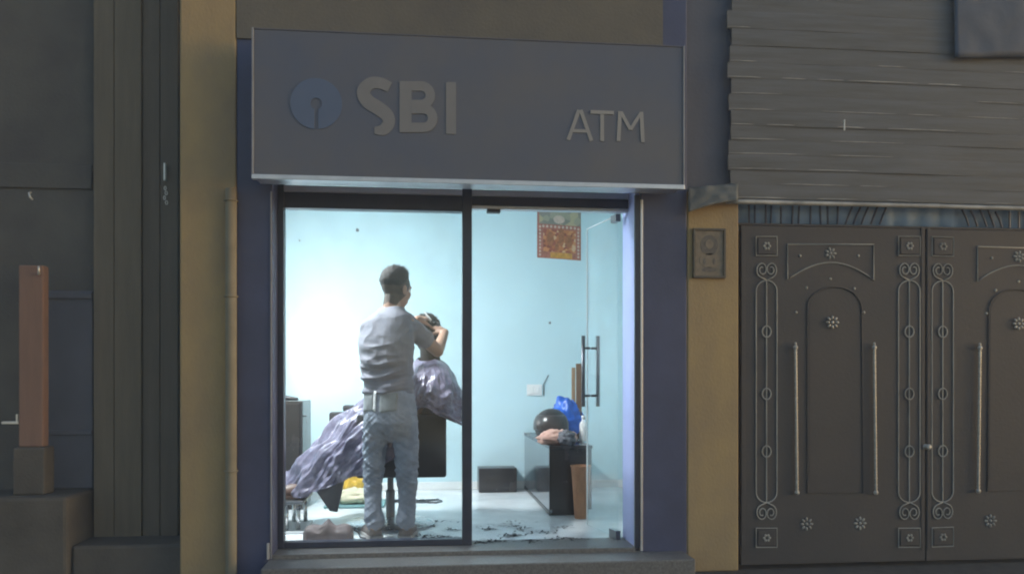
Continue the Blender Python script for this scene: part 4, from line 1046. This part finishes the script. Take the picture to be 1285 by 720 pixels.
for s_ in (-1, 1):
    kn_p = W(436, 553, DC) + Lc * (s_ * .10); an_p = W(376, 620, DC) + Lc * (s_ * .08)
    tq.cap(hip + Lc * (s_ * .09), .10, kn_p, .075); tq.cap(kn_p, .073, an_p, .055)
tq.cap(hip - Lc * .08, .12, hip + Lc * .08, .12)
o = cus.part('trousers', tq, M['dark_trouser'], True); remesh(o, .012, 3)
for s_ in (-1, 1):
    an_p = W(372, 640, DC - .10) + Lc * (s_ * .085)
    hl = Vector((an_p.x, an_p.y, .2165)) - Fc * .05
    shoe(cus, hl, Fc * .9 - FW * .25, M['brown_shoe'], M['brown_shoe'], .26)

# ------------------------------------------------------------------ cape
PR = [
    [(524, 449, 5.89), (503, 472, 5.88), (468, 502, 5.88), (432, 526, 5.88), (393, 570, 5.86), (357, 608, 5.86)],
    [(524, 450, 5.86), (501, 477, 5.80), (466, 508, 5.76), (430, 540, 5.72), (393, 583, 5.70), (360, 622, 5.72)],
    [(525, 451, 5.84), (504, 482, 5.74), (470, 515, 5.68), (438, 552, 5.63), (412, 590, 5.62), (392, 621, 5.66)],
    [(526, 452, 5.83), (508, 482, 5.69), (478, 514, 5.62), (448, 550, 5.57), (424, 585, 5.57), (407, 614, 5.58)],
    [(529, 453, 5.81), (517, 476, 5.66), (498, 508, 5.58), (476, 545, 5.55), (455, 575, 5.56), (440, 598, 5.57)],
    [(532, 453, 5.80), (525, 472, 5.65), (515, 500, 5.58), (505, 530, 5.56), (492, 560, 5.56), (476, 584, 5.57)],
    [(537, 453, 5.80), (534, 470, 5.65), (529, 492, 5.585), (526, 503, 5.57), (525, 510, 5.57), (523, 517, 5.565)],
    [(542, 452, 5.81), (548, 468, 5.67), (550, 490, 5.59), (550, 505, 5.57), (550, 514, 5.57), (549, 521, 5.565)],
    [(546, 450, 5.85), (560, 466, 5.74), (568, 488, 5.70), (573, 508, 5.69), (576, 523, 5.68), (578, 537, 5.68)],
    [(547, 449, 5.91), (562, 459, 5.92), (568, 476, 5.96), (571, 494, 5.98), (573, 510, 5.99), (575, 526, 5.99)],
    [(544, 448, 5.96), (553, 459, 6.06), (558, 480, 6.16), (560, 495, 6.20), (560, 508, 6.22), (559, 518, 6.23)],
    [(536, 448, 5.97), (530, 462, 6.09), (518, 482, 6.18), (508, 495, 6.22), (500, 506, 6.24), (495, 516, 6.25)],
    [(528, 448, 5.95), (508, 466, 6.03), (478, 493, 6.06), (446, 515, 6.07), (406, 557, 6.03), (372, 600, 5.99)],
]
NS, NT = 64, 9
cols = []
for pr in PR:
    c0 = [tuple(W(*q_)) for q_ in pr]; sp_ = spline(c0, 13); cols.append(sp_)
ns = len(cols[0]); nT = len(cols); grid = []
SUB = 22
for i in range(nT):
    for k in range(SUB):
        t = k / SUB; a_, b2, c2, d2 = cols[i - 1], cols[i], cols[(i + 1) % nT], cols[(i + 2) % nT]; rw = []
        for j in range(ns):
            rw.append(Vector([0.5 * (2 * b2[j][m_] + (c2[j][m_] - a_[j][m_]) * t + (2 * a_[j][m_] - 5 * b2[j][m_] + 4 * c2[j][m_] - d2[j][m_]) * t * t + (3 * b2[j][m_] - a_[j][m_] - 3 * c2[j][m_] + d2[j][m_]) * t ** 3) for m_ in range(3)]))
        grid.append(rw)
cpm = grid_mb(grid, True)
cp = single('barber_cape', cpm, M['cape'], 'lilac grey satin cape spread over the seated customer', 'cape', W(490, 600, DC), True)
me = cp.data; nrm = [v.normal.copy() for v in me.vertices]
NU = len(grid)
for idx, v in enumerate(me.vertices):
    iu, js = divmod(idx, ns); s_ = js / (ns - 1); th = iu / NU * nT
    amp = min(1, s_ * 2.2) * (.55 + .9 * s_)
    w1 = math.sin(th * 7.5 + 3.2 * noise.noise(Vector((th * .9, s_ * 2.5, 0))) + s_ * 2.0)
    w1 = (1 - abs(w1)) * 2 - .8
    r1 = noise.noise(Vector((th * 2.6 + s_ * 3, s_ * 6 - th * 1.0, 7)))
    r2 = 1 - 2 * abs(noise.noise(Vector((th * 4.5 - s_ * 5, s_ * 9 + th * 2.0, 3))))
    q3 = v.co * 5.2; q4 = v.co * 12; r4 = 1 - 2.2 * abs(noise.noise(Vector((q4.x - q4.z * .4, q4.y + 5, q4.z * 1.2 + q4.x * .5)))); r3 = 1 - 2.2 * abs(noise.noise(Vector((q3.x + q3.z * .6, q3.y, q3.z - q3.x * .5))))
    v.co += nrm[idx] * amp * (.003 * w1 + .024 * r1 + .011 * r2 + .024 * r3 + .011 * r4)
me.update()
md = cp.modifiers.new("ss", 'SUBSURF'); md.levels = 1; md.render_levels = 1; apply_mods(cp)
thicken(cp, .003)

# ------------------------------------------------------------------ floor clutter
# slumped bag with a peak in the middle
bg_c = G(411, 679); bg0 = Vector((bg_c.x, bg_c.y + .06, 0))
P = []
NX = 36
for i in range(NX + 1):
    x = -.155 + .31 * i / NX; t = abs(x) / .155
    pk = max(0, 1 - abs(x + .002) / .055); hgt = .088 + .062 * pk ** 1.2 - .012 * math.cos(x * 34) - .02 * max(0, t - .9) * 10
    w_ = .07 * (1 - .5 * max(0, t - .8) * 5 * .6); rw = []
    for k in range(19):
        a = math.pi * k / 18; yy = -math.cos(a) * w_; zz = max(.002, hgt * math.sin(a) ** .55) ; top = math.sin(a)
        rw.append(bg0 + Vector((x, yy + .012 * noise.noise(Vector((x * 14, a * 2, 1))), zz + (.006 * noise.noise(Vector((x * 22, a * 4, 5))) if 0 < k < 18 else 0))))
    P.append(rw)
mbb = MB(); nv = 19
mbb.loft([list(r_) for r_ in P])
fb = Thing('taupe_bag', 'slumped taupe fabric bag with a peaked middle by the window', 'bag', bg0)
fb.part('bag_body', mbb, M['taupe'], 'auto')
fb.part('strap', MB().tube([bg0 + Vector((.145, .0, .07)), bg0 + Vector((.185, .03, .04)), bg0 + Vector((.20, .02, .008)), bg0 + Vector((.235, -.01, .006))], .006, 6), M['black'], True)
# yellow bag and cream cloth on a teal mat behind
c = G(440, 634)
single('teal_mat', MB().box((c.x - .20, c.y - .16, .001), (c.x + .28, c.y + .22, .022), .008), M['teal'], 'thin teal mat on the floor behind the barber\'s left leg', 'mat', (c.x, c.y, 0))
lump('cream_cloth', 'cream cloth lying crumpled on the teal mat', 'cloth', (c.x + .03, c.y + .02, .022 + .05), (.17, .12, .06), M['cream'], 2.2, .2)
c2_ = G(440, 622); lump('yellow_bag', 'bright yellow plastic bag on the floor under the cape', 'bag', (c2_.x + .02, c2_.y + .08, .118), (.12, .10, .14), M['yellow'], 6.6, .25)
# grey support panel under the cape
a_ = G(408, 650); 
m_ = MB().add([(a_.x - .085, a_.y + .1, .35), (a_.x + .10, a_.y + .1, .35), (a_.x + .06, a_.y + .1, .10), (a_.x + .05, a_.y + .1, .10)], []) 
pl_ = [W(396, 615, 5.95), W(432, 600, 5.95), W(423, 642, 5.95), W(414, 641, 5.95)]
bc_.part('kick_panel', MB().prism(pl_, FW * .03), M['grey_cloth'])
# hair clippings
m_ = MB()
def tuft(c, n_, sp, ln):
    for k in range(int(n_ * .35)):
        p = Vector((c.x + random.gauss(0, sp), c.y + random.gauss(0, sp * .8), .0025)); a = random.uniform(0, 2 * math.pi); b3 = a + random.uniform(-.7, .7); l_ = ln * random.uniform(.5, 1.3)
        q1 = p + Vector((math.cos(a) * l_ * .5, math.sin(a) * l_ * .5, random.uniform(.001, .006))); q2 = q1 + Vector((math.cos(b3) * l_ * .5, math.sin(b3) * l_ * .5, -.002)); q2.z = max(q2.z, .002)
        wd = Vector((-math.sin(a), math.cos(a), 0)) * .0045
        m_.add([p - wd, p + wd, q1 + wd + UP * .001, q1 - wd, q2], [(0, 1, 2, 3), (3, 2, 4)])
for (x, y, n_, sp) in ((540, 676, 160, .05), (558, 674, 120, .04), (528, 672, 90, .05), (566, 665, 40, .04), (612, 664, 60, .025), (640, 672, 120, .05), (622, 679, 90, .05), (603, 681, 70, .03), (655, 664, 50, .05), (682, 668, 70, .06), (700, 676, 50, .06), (668, 679, 70, .05), (725, 677, 40, .05), (644, 660, 40, .04), (480, 678, 80, .06), (455, 680, 50, .06), (550, 655, 30, .08), (600, 660, 30, .1), (650, 655, 40, .12), (520, 660, 50, .1), (706, 662, 30, .06)):
    tuft(G(x, min(y, 681)), n_, sp * .8, .045)
o = mesh_obj('hair_clippings', m_, M['hair']); o["kind"] = "stuff"; tag(o, 'dark hair clippings scattered over the pale shop floor', 'hair clippings')

# ------------------------------------------------------------------ added haze volume, lifts the dark tones
hz = bpy.data.materials.new('veil haze'); hz.use_nodes = True; n = hz.node_tree; n.nodes.remove(n.nodes["Principled BSDF"])
pv = n.nodes.new("ShaderNodeVolumePrincipled"); pv.inputs["Color"].default_value = (0.70, 0.80, 0.97, 1); pv.inputs["Density"].default_value = 0.010
n.links.new(pv.outputs[0], n.nodes["Material Output"].inputs["Volume"])
o = mesh_obj('haze', MB().box((-13, -13, -1.16), (13, 5, 4.4)), hz); o["kind"] = "stuff"; tag(o, 'thin pale veil haze added to lift the dark tones', 'haze')
